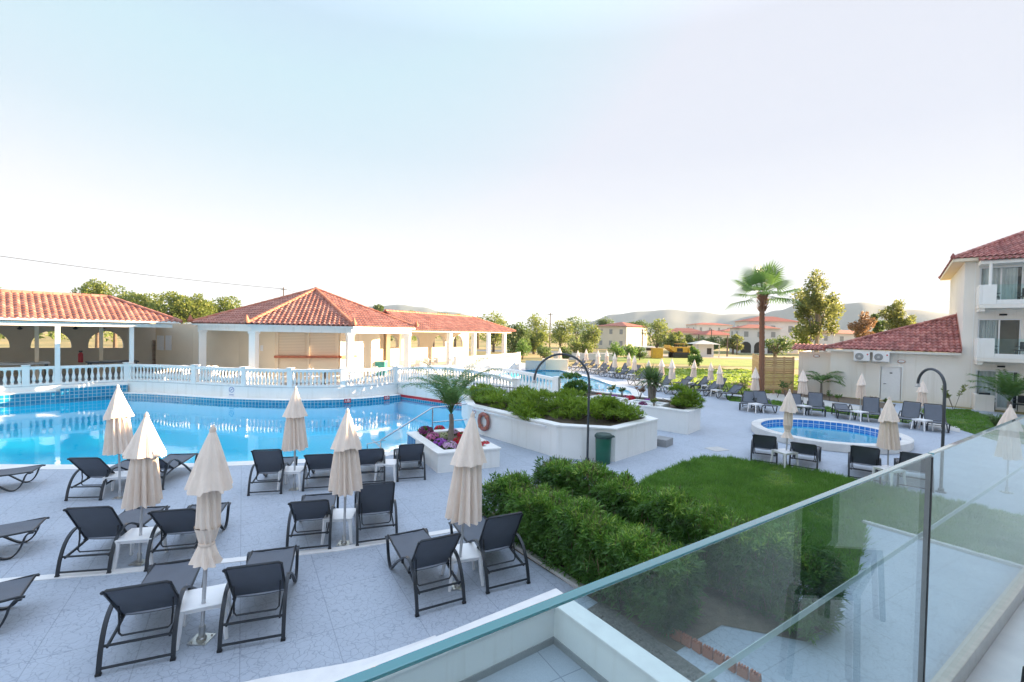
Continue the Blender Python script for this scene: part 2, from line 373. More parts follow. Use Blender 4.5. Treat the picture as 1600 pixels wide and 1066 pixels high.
# real barrel-tile roof facet: pts[0]->pts[1] is the eave
def tile_facet(mb, pts, pu=.25, pv=.38, amp=.075, seg=6):
    pts = [Vector(p) for p in pts]; o = pts[0]; u = (pts[1]-o).normalized()
    nn = None
    for q in pts[2:]:
        c = u.cross(q-o)
        if c.length > 1e-4: nn = c.normalized(); break
    if nn.z < 0: nn = -nn
    w = nn.cross(u)
    if w.z < 0: w = -w
    q2 = [((p-o).dot(u), (p-o).dot(w)) for p in pts]; vmax = max(v for _, v in q2)
    def span(v):
        xs = []
        for (a, b), (c, d) in zip(q2, q2[1:]+q2[:1]):
            if (b-v)*(d-v) <= 0 and abs(b-d) > 1e-9: xs.append(a+(c-a)*(v-b)/(d-b))
            elif abs(b-d) <= 1e-9 and abs(b-v) < 1e-6: xs += [a, c]
        return (min(xs), max(xs)) if xs else None
    nr = max(1, int(vmax/pv+.5)); dv = vmax/nr
    mb.add([p-nn*.015 for p in pts], [tuple(range(len(pts)))], .3)
    for k in range(nr):
        v0 = k*dv; v1 = v0+dv
        s0 = span(v0+1e-5); s1 = span(min(v1, vmax-1e-5))
        if not s0 or not s1: continue
        a = min(s0[0], s1[0]); b = max(s0[1], s1[1])
        i0 = int(math.floor(a/pu*seg)); i1 = int(math.ceil(b/pu*seg)); vs = []; fs = []; rr = []
        jit = [rng.uniform(-.012, .012) for _ in range((i1-i0)//seg+3)]
        for i in range(i0, i1+1):
            uu = i*pu/seg; h = amp*max(0, math.cos(2*math.pi*uu/pu)*.5+.5)**.75; jj = jit[(i-i0)//seg]
            ua = min(max(uu, s0[0]), s0[1]); ub = min(max(uu, s1[0]), s1[1])
            vs += [o+u*ua+w*(v0-.02+jj)+nn*(h+.035), o+u*ub+w*v1+nn*(h*.92+.002), o+u*ua+w*(v0-.02+jj)+nn*(h-.012)]
        for i in range(i1-i0):
            A, B = i*3, i*3+3
            fs.append((A, B, B+1, A+1)); fs.append((A+2, B+2, B, A)); q = random.Random(k*7919+(i0+i)//seg*31+int(o.x*10)).random(); rr += [q, q*.6]
        mb.add(vs, fs, rr)
def ridge_cap(mb, a, b, r=.12, step=.38):
    a, b = Vector(a), Vector(b); n = max(1, int((b-a).length/step))
    for i in range(n):
        p = a.lerp(b, i/n); q = a.lerp(b, (i+1.12)/n)
        mb.tube([p, q], [r, r*.84], 8, True)

# leaves: many small faces spread through the volume of a set of lobes
def leaves(mb, lobes, n, L, W, r, shell=.55, upb=.3, flat=0.):
    tot = [l[1][0]*l[1][1]*l[1][2] for l in lobes]
    ws = [x**.67 for x in tot]
    for _ in range(n):
        (c, d) = r.choices(lobes, ws)[0]
        while True:
            q = Vector((r.uniform(-1, 1), r.uniform(-1, 1), r.uniform(-1, 1)))
            if .05 < q.length <= 1: break
        q = q.normalized()*(shell+(1-shell)*r.random()**.6)*(1+.12*r.uniform(-1, 1))
        p = Vector((c[0]+q.x*d[0], c[1]+q.y*d[1], c[2]+q.z*d[2]))
        ax = (q.normalized()*.8+Vector((r.gauss(0, .6), r.gauss(0, .6), r.gauss(0, .6)+upb))).normalized()
        sd = ax.cross(Vector((r.gauss(0, 1), r.gauss(0, 1), r.gauss(0, 1)))).normalized(); nn = ax.cross(sd)
        l = L*r.uniform(.6, 1.3); w = W*r.uniform(.7, 1.25)
        mb.add([p-ax*l*.5, p+sd*w*.5+nn*w*.15, p+ax*l*.5, p-sd*w*.5+nn*w*.15], [(0, 1, 2, 3)], r.random())
def lump(r, c, d, k, spread=.75, s=(.35, .6)):   # a cluster of lobes filling an ellipsoid
    out = []
    for _ in range(k):
        while True:
            q = Vector((r.uniform(-1, 1), r.uniform(-1, 1), r.uniform(-1, 1)))
            if q.length <= 1: break
        f = r.uniform(*s)
        out.append(((c[0]+q.x*d[0]*spread, c[1]+q.y*d[1]*spread, c[2]+q.z*d[2]*spread), (d[0]*f, d[1]*f, d[2]*f*r.uniform(.7, 1))))
    return out
ORD = ['first', 'second', 'third', 'fourth', 'fifth', 'sixth', 'seventh', 'eighth', 'ninth', 'tenth', 'eleventh', 'twelfth', 'thirteenth', 'fourteenth', 'fifteenth', 'sixteenth', 'seventeenth', 'eighteenth', 'nineteenth', 'twentieth', 'twenty-first', 'twenty-second', 'twenty-third', 'twenty-fourth', 'twenty-fifth', 'twenty-sixth', 'twenty-seventh', 'twenty-eighth']
# ================================================================ plan of the place
def HP(px, py, p0, n):                     # where the sight line of a pixel meets a vertical plane
    d = ray(px, py); n = Vector((n[0], n[1], 0)); t = (Vector((p0[0], p0[1], 0))-Vector((CAM.x, CAM.y, 0))).dot(n)/d.dot(n); return CAM+d*t
L0 = Vector((-28., 16.8, 0)); L1 = Vector((-20.6, 25., 0)); LD = (L1-L0).normalized(); LN = Vector((-LD.y, LD.x, 0))   # LN points inland
TC = [Vector((p.x, p.y, 0)) for p in catmull([(x, y, 0) for x, y in ((-20.6, 25.), (-18.9, 24.85), (-17.1, 24.5), (-15.4, 24.1), (-13.7, 23.8), (-11.2, 23.7), (-9., 24.2), (-7.6, 25.1), (-6.5, 26.3))], 3)]
BA, BB, BA2, BB2 = Vector((-6.4, 26.4, 0)), Vector((.25, 21.5, 0)), Vector((-5.3, 27.9, 0)), Vector((2.2, 22.4, 0))
def off(path, d):                          # parallel path, d to the right of travel
    out = []
    for i, p in enumerate(path):
        t = (path[min(i+1, len(path)-1)]-path[max(i-1, 0)]).normalized(); out.append(p+Vector((t.y, -t.x, 0))*d)
    return out
TCo = off(TC, .45)
near_edge = [Vector((x, y, 0)) for x, y in ((-31, 12.2), (-20, 12.2), (-13.5, 12.3), (-9.5, 12.62), (-7.2, 13.1), (-4.6, 13.75), (-3.35, 14.75))]
near_edge = [Vector((p.x, p.y, 0)) for p in catmull(near_edge, 3)]
LW = [L1-LN*.12+LD*-.3, L0-LN*.12, L0-LN*.12-LD*4]
pool_poly = near_edge+[Vector((-1.6, 15.62, 0)), Vector((-1.66, 17.7, 0)), Vector((-2.3, 23.2, 0)), Vector((-6.3, 26.25, 0))]+TCo[::-1][1:-1]+LW
pool2_poly = [Vector((x, y, 0)) for x, y in ((-4.7, 28.), (1.2, 23.6), (3.2, 23.2), (5.6, 23.6), (7.0, 25.7), (7.9, 31), (6.9, 38.6), (4.8, 47.), (2.0, 47), (-3.6, 37.), (-4.4, 33))]
KC = Vector((12., 17.75, 0))
def kid(r): return [KC+Vector((math.cos(a)*r*(1.06 if math.cos(a-R(-38)) > 0 else 1.), math.sin(a)*r, 0)) for a in [2*math.pi*k/40 for k in range(40)]]
deck_poly = [(-60, -6), (60, -6), (60, 12), (30, 20), (24.5, 27), (18.4, 30.2), (15.2, 29.6), (13.8, 31), (11.8, 33.5), (9.6, 50), (0, 58), (-60, 58)]

# ---- ground, sky-lit plain and paving
g = MB().sheet([(-5000, -1500), (5000, -1500), (5000, 5000), (-5000, 5000)], -.03, [inset(ccw(deck_poly), .6)])
struct(g.build('ground', 'dry_field'))
g = MB().sheet(deck_poly, 0, [pool_poly, pool2_poly, kid(2.15)]); struct(g.build('deck_paving', 'deck_paving'))
def overlay(name, poly, z, m, kind='structure'):
    return tag(MB().sheet(poly, z).build(name, m), kind=kind)
PZ = lambda *q: [P(x, y, 0) for x, y in q]
overlay('far_lawn', [(11.9, 33.6), (15.5, 30.2), (26, 36), (29, 45), (26, 53), (9.8, 51)], .010, 'lawn_far')
overlay('far_lawn', [(12, 63), (36, 56), (52, 60), (54, 71), (30, 77), (11, 74)], -.018, 'lawn_far')
overlay('road', [(-20, 86), (10, 88), (34, 80), (120, 68), (120, 74), (36, 86), (10, 95), (-20, 93)], -.02, 'road')
overlay('garden_path', PZ((1122, 606), (1165, 590), (1180, 593), (1195, 613), (1250, 620), (1420, 648), (1500, 668), (1500, 676), (1410, 657), (1240, 629), (1185, 622)), .008, 'path_stone')
overlay('planting_bed', PZ((1196, 606), (1250, 611), (1400, 632), (1395, 641), (1250, 620), (1200, 613)), .012, 'soil')
overlay('planting_bed', PZ((1138, 600), (1158, 594), (1186, 598), (1190, 608), (1160, 606)), .012, 'soil')
overlay('verge_lawn', PZ((1132, 618), (1180, 623), (1300, 637), (1400, 652), (1425, 657), (1420, 662), (1300, 645), (1200, 632), (1140, 627)), .004, 'lawn_base')
overlay('verge_lawn', PZ((1430, 640), (1510, 640), (1600, 665), (1640, 690), (1640, 700), (1560, 690), (1500, 672)), .006, 'lawn_base')
lawn_poly = [(3.98, 12.64), (5.1, 13.75), (6.07, 14.5), (6.9, 14.35), (7.6, 13.9), (8.9, 13), (9.7, 11.9), (10.4, 11.), (11.8, 9.4), (13.5, 6.8), (12, 3.6), (9.6, 6.5), (8.2, 8.43), (7.4, 9.57), (5.6, 7.4), (4.9, 6.9), (3.2, 9.2), (2.3, 10.4)]
overlay('lawn', lawn_poly, .010, 'lawn_base')
hq = lambda s, p: Vector((.07, 8.1, 0))+Vector((.605, -.796, 0))*s+Vector((.796, .605, 0))*p
overlay('planting_bed', [hq(-1.5, .0), hq(3.25, .0), hq(3.3, .95), hq(4.1, 1.5), hq(4.15, 2.3), hq(2.8, 2.6), hq(-1.6, 2.6)], .008, 'soil')
WU = Vector((.585, -.811, 0)); WV = Vector((-.811, -.585, 0)); W0 = Vector((.58, 5.63, 0))      # inner corner of the patio wall
overlay('gravel_strip', [W0+WV*-.32+WU*-.2, W0+WV*-.32+WU*4, W0+WV*-.95+WU*4, W0+WV*-1.15-WU*.3], .012, 'gravel')
overlay('patio_floor', [W0+WV*0+WU*0, W0+WV*7, W0+WV*7+WU*5, W0+WU*5], .006, 'patio_tile')

# ---- pools
def pool(name, poly, depth, wmat, fmat, zt=0., zw=-.08):
    poly = ccw(poly); b = MB().sheet(poly, -depth); struct(b.build(name+'_floor', fmat))
    w = MB().wall(poly, -depth, zw-.12, True, flip=True); struct(w.build(name+'_wall', fmat))
    w = MB().wall(poly, zw-.12, zt-.002, True, flip=True); struct(w.build(name+'_tile_band', wmat))
    wt = MB().sheet(inset(poly, -.004), zw); struct(wt.build('water', 'water'))
pool('main_pool', pool_poly, 1.25, 'pool_tile', 'pool_floor')
pool('far_pool', pool2_poly, 1.1, 'pool_tile', 'pool_floor')
pool('kid_pool', kid(2.15), .45, 'kid_tile', 'kid_floor', .28, .10)
b = MB(); ring(b, kid(2.5), kid(2.165), .0, .29)
o = tag(b.build('pool_rim', 'marble_vein', bevel=.02, smooth=40), 'raised white marble rim round the small children pool', 'pool rim')
b = MB(); e2 = off(near_edge, .42); n = len(near_edge)
for i in range(n-1): b.obox(near_edge[i]+Vector((0, 0, -.03)), near_edge[i+1]-near_edge[i], e2[i]-near_edge[i], Vector((0, 0, .045)))
pp = [p for p in near_edge]+e2[::-1]; b = MB().prism(pp, -.03, .012); struct(b.build('pool_coping', 'marble'))
pp2 = [Vector(p).to_3d() if len(p) == 2 else p for p in pool2_poly]
c1 = [pp2[i] for i in range(3, 8)]; b = MB().prism(c1+off(c1, .7)[::-1], -.03, .02); struct(b.build('pool_coping', 'marble'))
# entry steps in the corner of the main pool, seen under the water
b = MB(); s0 = Vector((-5.6, 13.62, 0)); sd = Vector((2.25, 1.13, 0)); sn = Vector((-.45, .89, 0))
for k in range(5): b.obox(s0+sn*(.30*k)+Vector((0, 0, -1.25)), sd, sn*.30, Vector((0, 0, 1.12-.2*k)))
struct(b.build('pool_step', 'kid_floor'))
b = MB()
for k in range(5): b.obox(s0+sn*(.30*k+.25)+Vector((0, 0, -.129-.2*k)), sd, sn*.045, Vector((0, 0, .004)))
struct(b.build('pool_step_edge', 'marble'))
b = MB()
for x in (0, 1.3): b.obox(Vector((-4.2+x, 15.1, -1.246)), Vector((-3.4, 6.0, 0)), Vector((.09, .05, 0)), Vector((0, 0, .004)))
struct(b.build('lane_line', 'navy_tile'))

# ---- terrace: raised slab with its white retaining wall
terr = [L0-LD*8-LN*0, L1]+TC[1:]+[BA2, Vector((-4.6, 33, 0)), Vector((-4.2, 37, 0)), Vector((.95, 47.4, 0)), Vector((-2, 54, 0)), Vector((-34, 52, 0)), Vector((-48, 26, 0))]
b = MB().prism([(p.x, p.y) for p in terr], -.2, .70); struct(b.build('terrace', 'white_paint'))
b = MB().prism([(p.x, p.y) for p in terr], .7005, .715); struct(b.build('terrace_floor', 'patio_tile'))
b = MB().prism(TC+TCo[::-1], -.3, .15); o = struct(b.build('terrace_ledge', 'white_paint', bevel=.015))
b = MB().wall(off(TC, .455), -.25, .125, flip=False); struct(b.build('terrace_ledge_tile', 'pool_tile'))
b = MB().wall([L0-LN*.125-LD*6, L1-LN*.125-LD*.05], -.2, .40); b.wall([L1-LN*.20-LD*2.6, L1-LN*.20], .0, .54); struct(b.build('terrace_tile_band', 'pool_tile'))
b = MB().obox(L0-LN*.2-LD*6+Vector((0, 0, .40)), LD*(14.3), LN*.21, Vector((0, 0, .05))); b.obox(L1-LN*.21-LD*2.6+Vector((0, 0, .545)), LD*2.6, LN*.21, Vector((0, 0, .05)))
b.obox(L1-LN*.19-LD*2.6+Vector((0, 0, .46)), LD*2.6, LN*.18, Vector((0, 0, .08))); struct(b.build('terrace_tile_ledge', 'white_paint'))

# ---- balustrades
BP = [(.055, 0), (.07, .0), (.07, .05), (.045, .08), (.055, .12), (.075, .20), (.078, .25), (.06, .34), (.038, .46), (.034, .55), (.045, .585), (.038, .61), (.06, .64), (.065, .69)]
bal_mesh = None
def balustrade(label, path, sp=.2, piers=(), h=.93, group='balustrades round the terrace', wide=.2):
    global bal_mesh
    path = [Vector(p) for p in path]
    root = thing('balustrade', label, 'balustrade', tuple(path[0]), 0, group); o0 = path[0]; loc = [p-o0 for p in path]
    b = MB().ribbon([p+Vector((0, 0, .05)) for p in loc], wide, .10, (0, 0, 1)) if False else MB()
    def sweep(z0, z1, w, name):
        mb = MB(); vs = []
        for i, p in enumerate(loc):
            t = (loc[min(i+1, len(loc)-1)]-loc[max(i-1, 0)]); t.z = 0; t.normalize(); s = Vector((t.y, -t.x, 0))*w/2
            vs += [p-s+Vector((0, 0, z0)), p+s+Vector((0, 0, z0)), p+s+Vector((0, 0, z1)), p-s+Vector((0, 0, z1))]
        L = len(loc); fs = [(i*4+k, i*4+(k+1) % 4, i*4+4+(k+1) % 4, i*4+4+k) for i in range(L-1) for k in range(4)]+[(3, 2, 1, 0), tuple((L-1)*4+k for k in range(4))]
        mb.add(vs, fs); return mb.build(name, 'white_paint', root, bevel=.012)
    sweep(0, .10, wide, 'plinth'); sweep(h-.14, h, wide, 'top_rail')
    if bal_mesh is None:
        t = MB().lathe(BP, n=10); ob = t.build('baluster', 'white_paint', smooth=50); bal_mesh = ob.data; bpy.data.objects.remove(ob)
    d = 0; nxt = sp/2; k = 0; pl = [p*1. for p in piers]
    tot = sum((b_-a_).length for a_, b_ in zip(loc, loc[1:]))
    for a_, b_ in zip(loc, loc[1:]):
        l = (b_-a_).length
        while nxt < d+l:
            p = a_.lerp(b_, (nxt-d)/l)
            if all(abs(nxt/tot-q) * tot > .2 for q in pl):
                o = bpy.data.objects.new('baluster', bal_mesh); COL.objects.link(o); o.parent = root; o.location = p+Vector((0, 0, .10)); o.scale = (1, 1, (h-.24)/.69); k += 1
            nxt += sp
        for q in pl:
            if d <= q*tot < d+l or (q >= 1 and b_ is loc[-1]):
                p = a_.lerp(b_, min(1, (q*tot-d)/l)); t = b_-a_
                mb = MB().box((p.x, p.y, p.z+h/2+.015), (.26, .26, h+.03), math.atan2(t.y, t.x)); mb.box((p.x, p.y, p.z+h+.055), (.32, .32, .05), math.atan2(t.y, t.x)); mb.build('pier', 'white_paint', root, bevel=.012)
        d += l
    return root
Z = Vector((0, 0, .715))
balustrade('straight white balustrade with bulging balusters in front of the dark arcade, far left', [L0-LD*1.5+Z-LN*-.12, L1+LN*.12+Z], .235, (.13, .42, .7, 1.))
balustrade('long curved white balustrade along the pool in front of the pavilion', [p+Z for p in off(TC, -.12)], .195, (.27, .47, .63, .8, 1.))
def bz(t): return .72+.28*math.sin(math.pi*t**1.1)-.08*t
nb = 14
balustrade('near white balustrade of the arched footbridge, above the red stripe', [BA.lerp(BB, i/nb)+Vector((0, 0, bz(i/nb))) for i in range(nb+1)], .2, (0., 1.))
balustrade('far white balustrade of the footbridge ending in a thick white pier', [BA2.lerp(BB2, i/nb)+Vector((0, 0, bz(i/nb)+.02)) for i in range(nb+1)], .2, (0., .55, 1.))
balustrade('sunlit cream balustrade before the right wing, beyond the footbridge', [Vector((-4.45, 37.2, .715)), Vector((-3.2, 39.6, .715)), Vector((.7, 47.3, .715))], .24, (.0, .45, 1.))
# footbridge body
root = thing('footbridge', 'white arched footbridge with a red stripe low on its side', 'bridge', (BA.x, BA.y, 0))
b = MB(); vs = []
for i in range(nb+1):
    p, q = BA.lerp(BB, i/nb)-BA, BA2.lerp(BB2, i/nb)-BA; z = bz(i/nb)
    vs += [p+Vector((0, 0, .13)), q+Vector((0, 0, .13)), q+Vector((0, 0, z+.0)), p+Vector((0, 0, z))]
b.add(vs, [(i*4+k, i*4+(k+1) % 4, i*4+4+(k+1) % 4, i*4+4+k) for i in range(nb) for k in range(4)]+[(3, 2, 1, 0), tuple(nb*4+k for k in range(4))]); b.build('span', 'white_paint', root)
bd = (BB-BA).normalized(); bn = Vector((bd.y, -bd.x, 0))
MB().obox(bn*.03+Vector((0, 0, .0)), bd*(BB-BA).length, bn*-.3, Vector((0, 0, .13))).build('red_stripe', 'red_paint', root)
# landing of the bridge and black railing
b = MB().prism([(BB.x-.1, BB.y-.1), (BB2.x, BB2.y), (3.4, 21.4), (1.6, 20.0)], -.05, .62); struct(b.build('bridge_landing', 'white_paint'))
def bar_railing(label, a, b_, z0, z1, sp=.13, m='dark_metal'):
    a, b_ = Vector(a), Vector(b_); root = thing('railing', label, 'railing', (a.x, a.y, 0)); d = b_-a; L = d.length; d.normalize()
    t = MB()
    for z in (z0+.06, z1): t.tube([Vector((0, 0, z)), d*L+Vector((0, 0, z))], .02, 6)
    t.build('rail', m, root); k = int(L/sp)
    t = MB().tube([(0, 0, z0+.06), (0, 0, z1)], .011, 6).build('bar', m, root)
    for i in range(1, k+1):
        c = t.copy(); COL.objects.link(c); c.parent = root; c.location = d*(L*i/k)
    for p in (0, L): MB().tube([d*p+Vector((0, 0, 0)), d*p+Vector((0, 0, z1+.05))], .028, 8).build('post', m, root)
bar_railing('low black bar railing beside the footbridge, left of the juniper bed', (-1.75, 21.9, 0), (.28, 20.55, 0), .45, 1.3)
bar_railing('grey bar railing right of the white bridge pier at the far pool', (2.9, 23.0, 0), (4.6, 23.3, 0), .1, 1.0, .12, 'pole_grey')
# beige water tank wall at the far end of the far pool
b = thing('cascade_wall', 'low beige wall with grey tiles at the far end of the far pool', 'wall', (1.5, 46, 0))
MB().box((2.9, 1.2, .55), (2.6, 1.0, 1.1), R(-8)).build('block', 'cream_wall', b, bevel=.02)
MB().box((.9, .3, .5), (2.0, .4, .9), R(-8)).build('tile_face', 'tank_tile', b)

# ================================================================ pavilion (octagon)
def panel(mb, o, ex, n, outer, holes, th):           # vertical wall with openings; (s, z) outlines
    ex = Vector(ex).normalized(); n = Vector(n).normalized(); o = Vector(o)
    loops = [[Vector((s, z, 0)) for s, z in outer]]+[[Vector((s, z, 0)) for s, z in h] for h in holes]
    allp = [p for l in loops for p in l]; tr = tessellate_polygon(loops)
    pt = lambda p, d: o+ex*p.x+Vector((0, 0, p.y))+n*d
    sg = ex.cross(Vector((0, 0, 1))).dot(n) > 0
    f0, f1 = [], []
    for a, b, c in tr:
        A, B, C = allp[a], allp[b], allp[c]
        if (B-A).cross(C-A).z < 0: a, c = c, a
        f0.append((a, b, c)); f1.append((c, b, a))
    if not sg: f0, f1 = f1, f0
    mb.add([pt(p, 0) for p in allp], f0, .5); mb.add([pt(p, -th) for p in allp], f1, .5)
    for l in loops:
        k = len(l); mb.add([pt(p, d) for d in (0, -th) for p in l], [(i, (i+1) % k, k+(i+1) % k, k+i) for i in range(k)], .5)
def arch(s0, s1, z0, z1, k=10):                      # segmental/round headed opening
    r = (s1-s0)/2; c = (s0+s1)/2; zs = max(z0+.02, z1-min(r, z1-z0)); h = z1-zs
    return [(s0, z0), (s1, z0)]+[(c+r*math.cos(math.pi*i/k), zs+h*math.sin(math.pi*i/k)) for i in range(0, k+1)]
PO = Vector((-13.26, 31.5, 0)); PHI = 3.241
def oc(i, r, z=0.): a = PHI-math.pi/4*i; return PO+Vector((r*math.sin(a), r*math.cos(a), z))
pav = thing('pavilion', 'octagonal pool bar pavilion with red tiled roof and white columns', 'pavilion', tuple(PO)); S = lambda v: Vector(v)-PO
b = MB()
for i in range(8): tile_facet(b, [S(oc(i, 6.95, 3.92)), S(oc(i+1, 6.95, 3.92)), S(Vector((PO.x, PO.y, 6.33)))])
roof = b.build('roof', 'roof_tile', pav, smooth=45)
b = MB()
for i in range(8): ridge_cap(b, S(oc(i, 6.9, 3.98)), Vector((0, 0, 6.37)), .13)
b.lathe([(.28, 6.28), (.2, 6.42), (.05, 6.52)], n=10); b.build('ridge_cap', 'terracotta', roof, smooth=50)
for i in range(8):
    e = oc(i, 6.98, 3.98); b = MB().lathe([(.13, 0), (.16, .1), (.10, .22), (.03, .38), (.0, .44)], tuple(S(e)), 8); b.build('finial', 'terracotta', roof, smooth=50)
b = MB(); ring(b, [S(oc(i, 6.62)) for i in range(8)], [S(oc(i, 6.2)) for i in range(8)], 3.52, 3.86); b.build('fascia', 'white_paint', pav)
b = MB(); ring(b, [S(oc(i, 6.9)) for i in range(8)], [S(oc(i, 6.6)) for i in range(8)], 3.80, 3.90); b.build('eave_board', 'white_paint', pav)
b = MB().prism([S(oc(i, 6.3)) for i in range(8)], 3.88, 3.91); b.build('ceiling', 'cream_wall', pav)
for i in range(8):
    c = S(oc(i, 6.38)); b = MB().box((c.x, c.y, 2.12), (.36, .36, 2.8), -PHI+math.pi/4*i); b.box((c.x, c.y, .8), (.44, .44, .16), -PHI+math.pi/4*i); b.box((c.x, c.y, 3.46), (.44, .44, .12), -PHI+math.pi/4*i)
    b.build('column', 'white_paint', pav, bevel=.015)
b = MB()
core = [S(oc(i, 4.5)) for i in range(8)]
for i in range(8):
    a, c = core[i], core[(i+1) % 8]; d = c-a; nrm = Vector((d.y, -d.x, 0)).normalized()
    if nrm.dot((a+c)/2) < 0: nrm = -nrm
    b.obox(a+Vector((0, 0, .715)), d, -nrm*.15, Vector((0, 0, 3.17)))
b.build('bar_wall', 'cream_wall', pav)
for i, cnt in ((0, 2), (1, 1)):                      # roller shutters of the bar
    a, c = core[i], core[i+1]; d = c-a; nrm = Vector((d.y, -d.x, 0)).normalized()
    if nrm.dot((a+c)/2) < 0: nrm = -nrm
    for k in range(cnt):
        p = a+d*(.05+.48*k); q = d*.42
        t = MB(); s = t.add([p+nrm*.02+Vector((0, 0, 2.15)), p+q+nrm*.02+Vector((0, 0, 2.15)), p+q+nrm*.02+Vector((0, 0, 3.45)), p+nrm*.02+Vector((0, 0, 3.45))], [(0, 1, 2, 3)])
        for j, (u, v) in enumerate(((0, 0), (1.5, 0), (1.5, 1.3), (0, 1.3))): t.st[s+j] = (u+.1, v, 0)
        t.build('roller_shutter', 'shutter', pav)
        t = MB().obox(p-d*.03+nrm*.0+Vector((0, 0, .715)), d*.035, nrm*.1, Vector((0, 0, 3.1))); t.build('shutter_post', 'cream_wall', pav)
    t = MB().obox(a+nrm*.0+Vector((0, 0, 2.0)), d*(1 if i == 0 else .35), nrm*.28, Vector((0, 0, .13))); t.build('counter', 'wood_dark' if False else 'terracotta', pav)
a, c = core[7], core[0]; d = c-a; nrm = Vector((d.y, -d.x, 0)).normalized(); nrm = nrm if nrm.dot((a+c)/2) > 0 else -nrm
t = MB().obox(a+d*.62+nrm*.012+Vector((0, 0, 2.35)), d*.07, nrm*.02, Vector((0, 0, .34))); t.build('notice', 'white_plastic', pav)

# ---- left arcade shelter
sh = thing('arcade_shelter', 'long open poolside shelter with red tiled roof, far left', 'shelter', tuple(L1)); S = lambda v: Vector(v)-L1
E1 = L1+LD*2.3-LN*.4; E0 = L1-LD*16-LN*.4; RI1 = L1-LD*.35+LN*3.2; RI0 = L1-LD*16+LN*3.2; BK1 = L1+LD*2.3+LN*6.8; BK0 = L1-LD*16+LN*6.8
zv = lambda p, z: S(p)+Vector((0, 0, z))
b = MB(); tile_facet(b, [zv(E0, 3.95), zv(E1, 3.95), zv(RI1, 5.26), zv(RI0, 5.26)]); tile_facet(b, [zv(E1, 3.95), zv(BK1, 3.95), zv(RI1, 5.26)]); tile_facet(b, [zv(BK1, 3.95), zv(BK0, 3.95), zv(RI0, 5.26), zv(RI1, 5.26)])
roof = b.build('roof', 'roof_tile', sh, smooth=45)
b = MB(); ridge_cap(b, zv(RI0, 5.32), zv(RI1, 5.32)); ridge_cap(b, zv(RI1, 5.32), zv(E1, 4.0)); b.build('ridge_cap', 'roof_tile', roof, smooth=50)
MB().obox(zv(L1-LD*16, 3.62), LD*18.0, LN*.2, Vector((0, 0, .2))).build('beam', 'white_paint', sh)
MB().obox(zv(E0, 3.87), LD*18.3, LN*.05, Vector((0, 0, .12))).build('eave_board', 'white_paint', sh)
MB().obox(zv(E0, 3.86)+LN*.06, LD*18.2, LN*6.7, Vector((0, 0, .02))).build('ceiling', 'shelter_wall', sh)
for px in (90, 206, -60):
    q = HP(px, 540, L1, LN); MB().box((q.x-L1.x+LN.x*.1, q.y-L1.y+LN.y*.1, 2.17), (.19, .19, 2.9), math.atan2(LD.y, LD.x)).build('post', 'white_paint', sh, bevel=.01)
for px in (57.5, 158):
    q = HP(px, 540, L1+LN*3.2, LN); MB().box((q.x-L1.x, q.y-L1.y, 2.17), (.16, .16, 2.9), math.atan2(LD.y, LD.x)).build('post', 'cream_wall', sh)
bw = L1+LN*6.2; hs = []
for x0, x1 in ((48, 112), (138, 193), (-52, 15), (-150, -85)):
    q0, q1 = HP(x0, 544, bw, LN), HP(x1, 544, bw, LN); q2 = HP((x0+x1)/2, 517.5, bw, LN)
    s0, s1 = (q0-bw).dot(LD), (q1-bw).dot(LD); hs.append(arch(s0, s1, q0.z, q2.z))
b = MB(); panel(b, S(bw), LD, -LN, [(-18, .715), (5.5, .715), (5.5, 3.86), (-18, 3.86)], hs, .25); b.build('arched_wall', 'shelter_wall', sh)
for px in (31, 118, 160):
    q = HP(px, 514, bw-LN*.15, LN); MB().lathe([(.02, .14), (.05, .1), (.13, 0), (.10, -.02), (.03, -.05)], tuple(q-L1), 10).build('wall_lamp', 'dark_metal', sh, smooth=50)
pw = [Vector((-24.2, 31.0, 0)), Vector((-18.2, 28.4, 0))]; pd = (pw[1]-pw[0]); pn = Vector((pd.y, -pd.x, 0)).normalized()
def at(px): q = HP(px, 540, pw[0], pn); return q
q0, q1, q2, q3, q4 = at(208), at(222), at(226), at(243), at(302)
for (a, c, z1, m, nm) in ((at(222), q2, 3.86, 'cream_wall', 'door_jamb'), (q3, q4, 3.86, 'cream_wall', 'partition_wall')):
    MB().obox(zv(Vector((a.x, a.y, 0)), .715), Vector((c.x-a.x, c.y-a.y, 0)), -pn*.12, Vector((0, 0, z1-.715))).build(nm, m, sh)
w7 = oc(7, 4.5); MB().obox(zv(Vector((q4.x, q4.y, 0))-pn*.002, .715), Vector((w7.x-q4.x, w7.y-q4.y, 0)), -pn*.12, Vector((0, 0, 3.0))).build('link_wall', 'cream_wall', sh)
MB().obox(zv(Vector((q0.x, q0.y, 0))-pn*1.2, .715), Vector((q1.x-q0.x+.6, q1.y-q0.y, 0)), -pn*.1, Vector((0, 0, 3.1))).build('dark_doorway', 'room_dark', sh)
t = MB(); w = Vector((q3.x-q2.x, q3.y-q2.y, 0)); o2 = zv(Vector((q2.x, q2.y, 0)), .715)
for k in range(9): t.obox(o2+Vector((0, 0, .25*k)), w, -pn*.35, Vector((0, 0, .03)))
for k in range(5): t.obox(o2+w*(k/4.02)*1.0, w*.03, -pn*.35, Vector((0, 0, 2.03)))
t.build('pigeonhole_shelf', 'shelf_mix', sh)
MB().obox(o2-pn*.351, w, -pn*.03, Vector((0, 0, 2.05))).build('shelf_back', 'shelter_wall', sh)
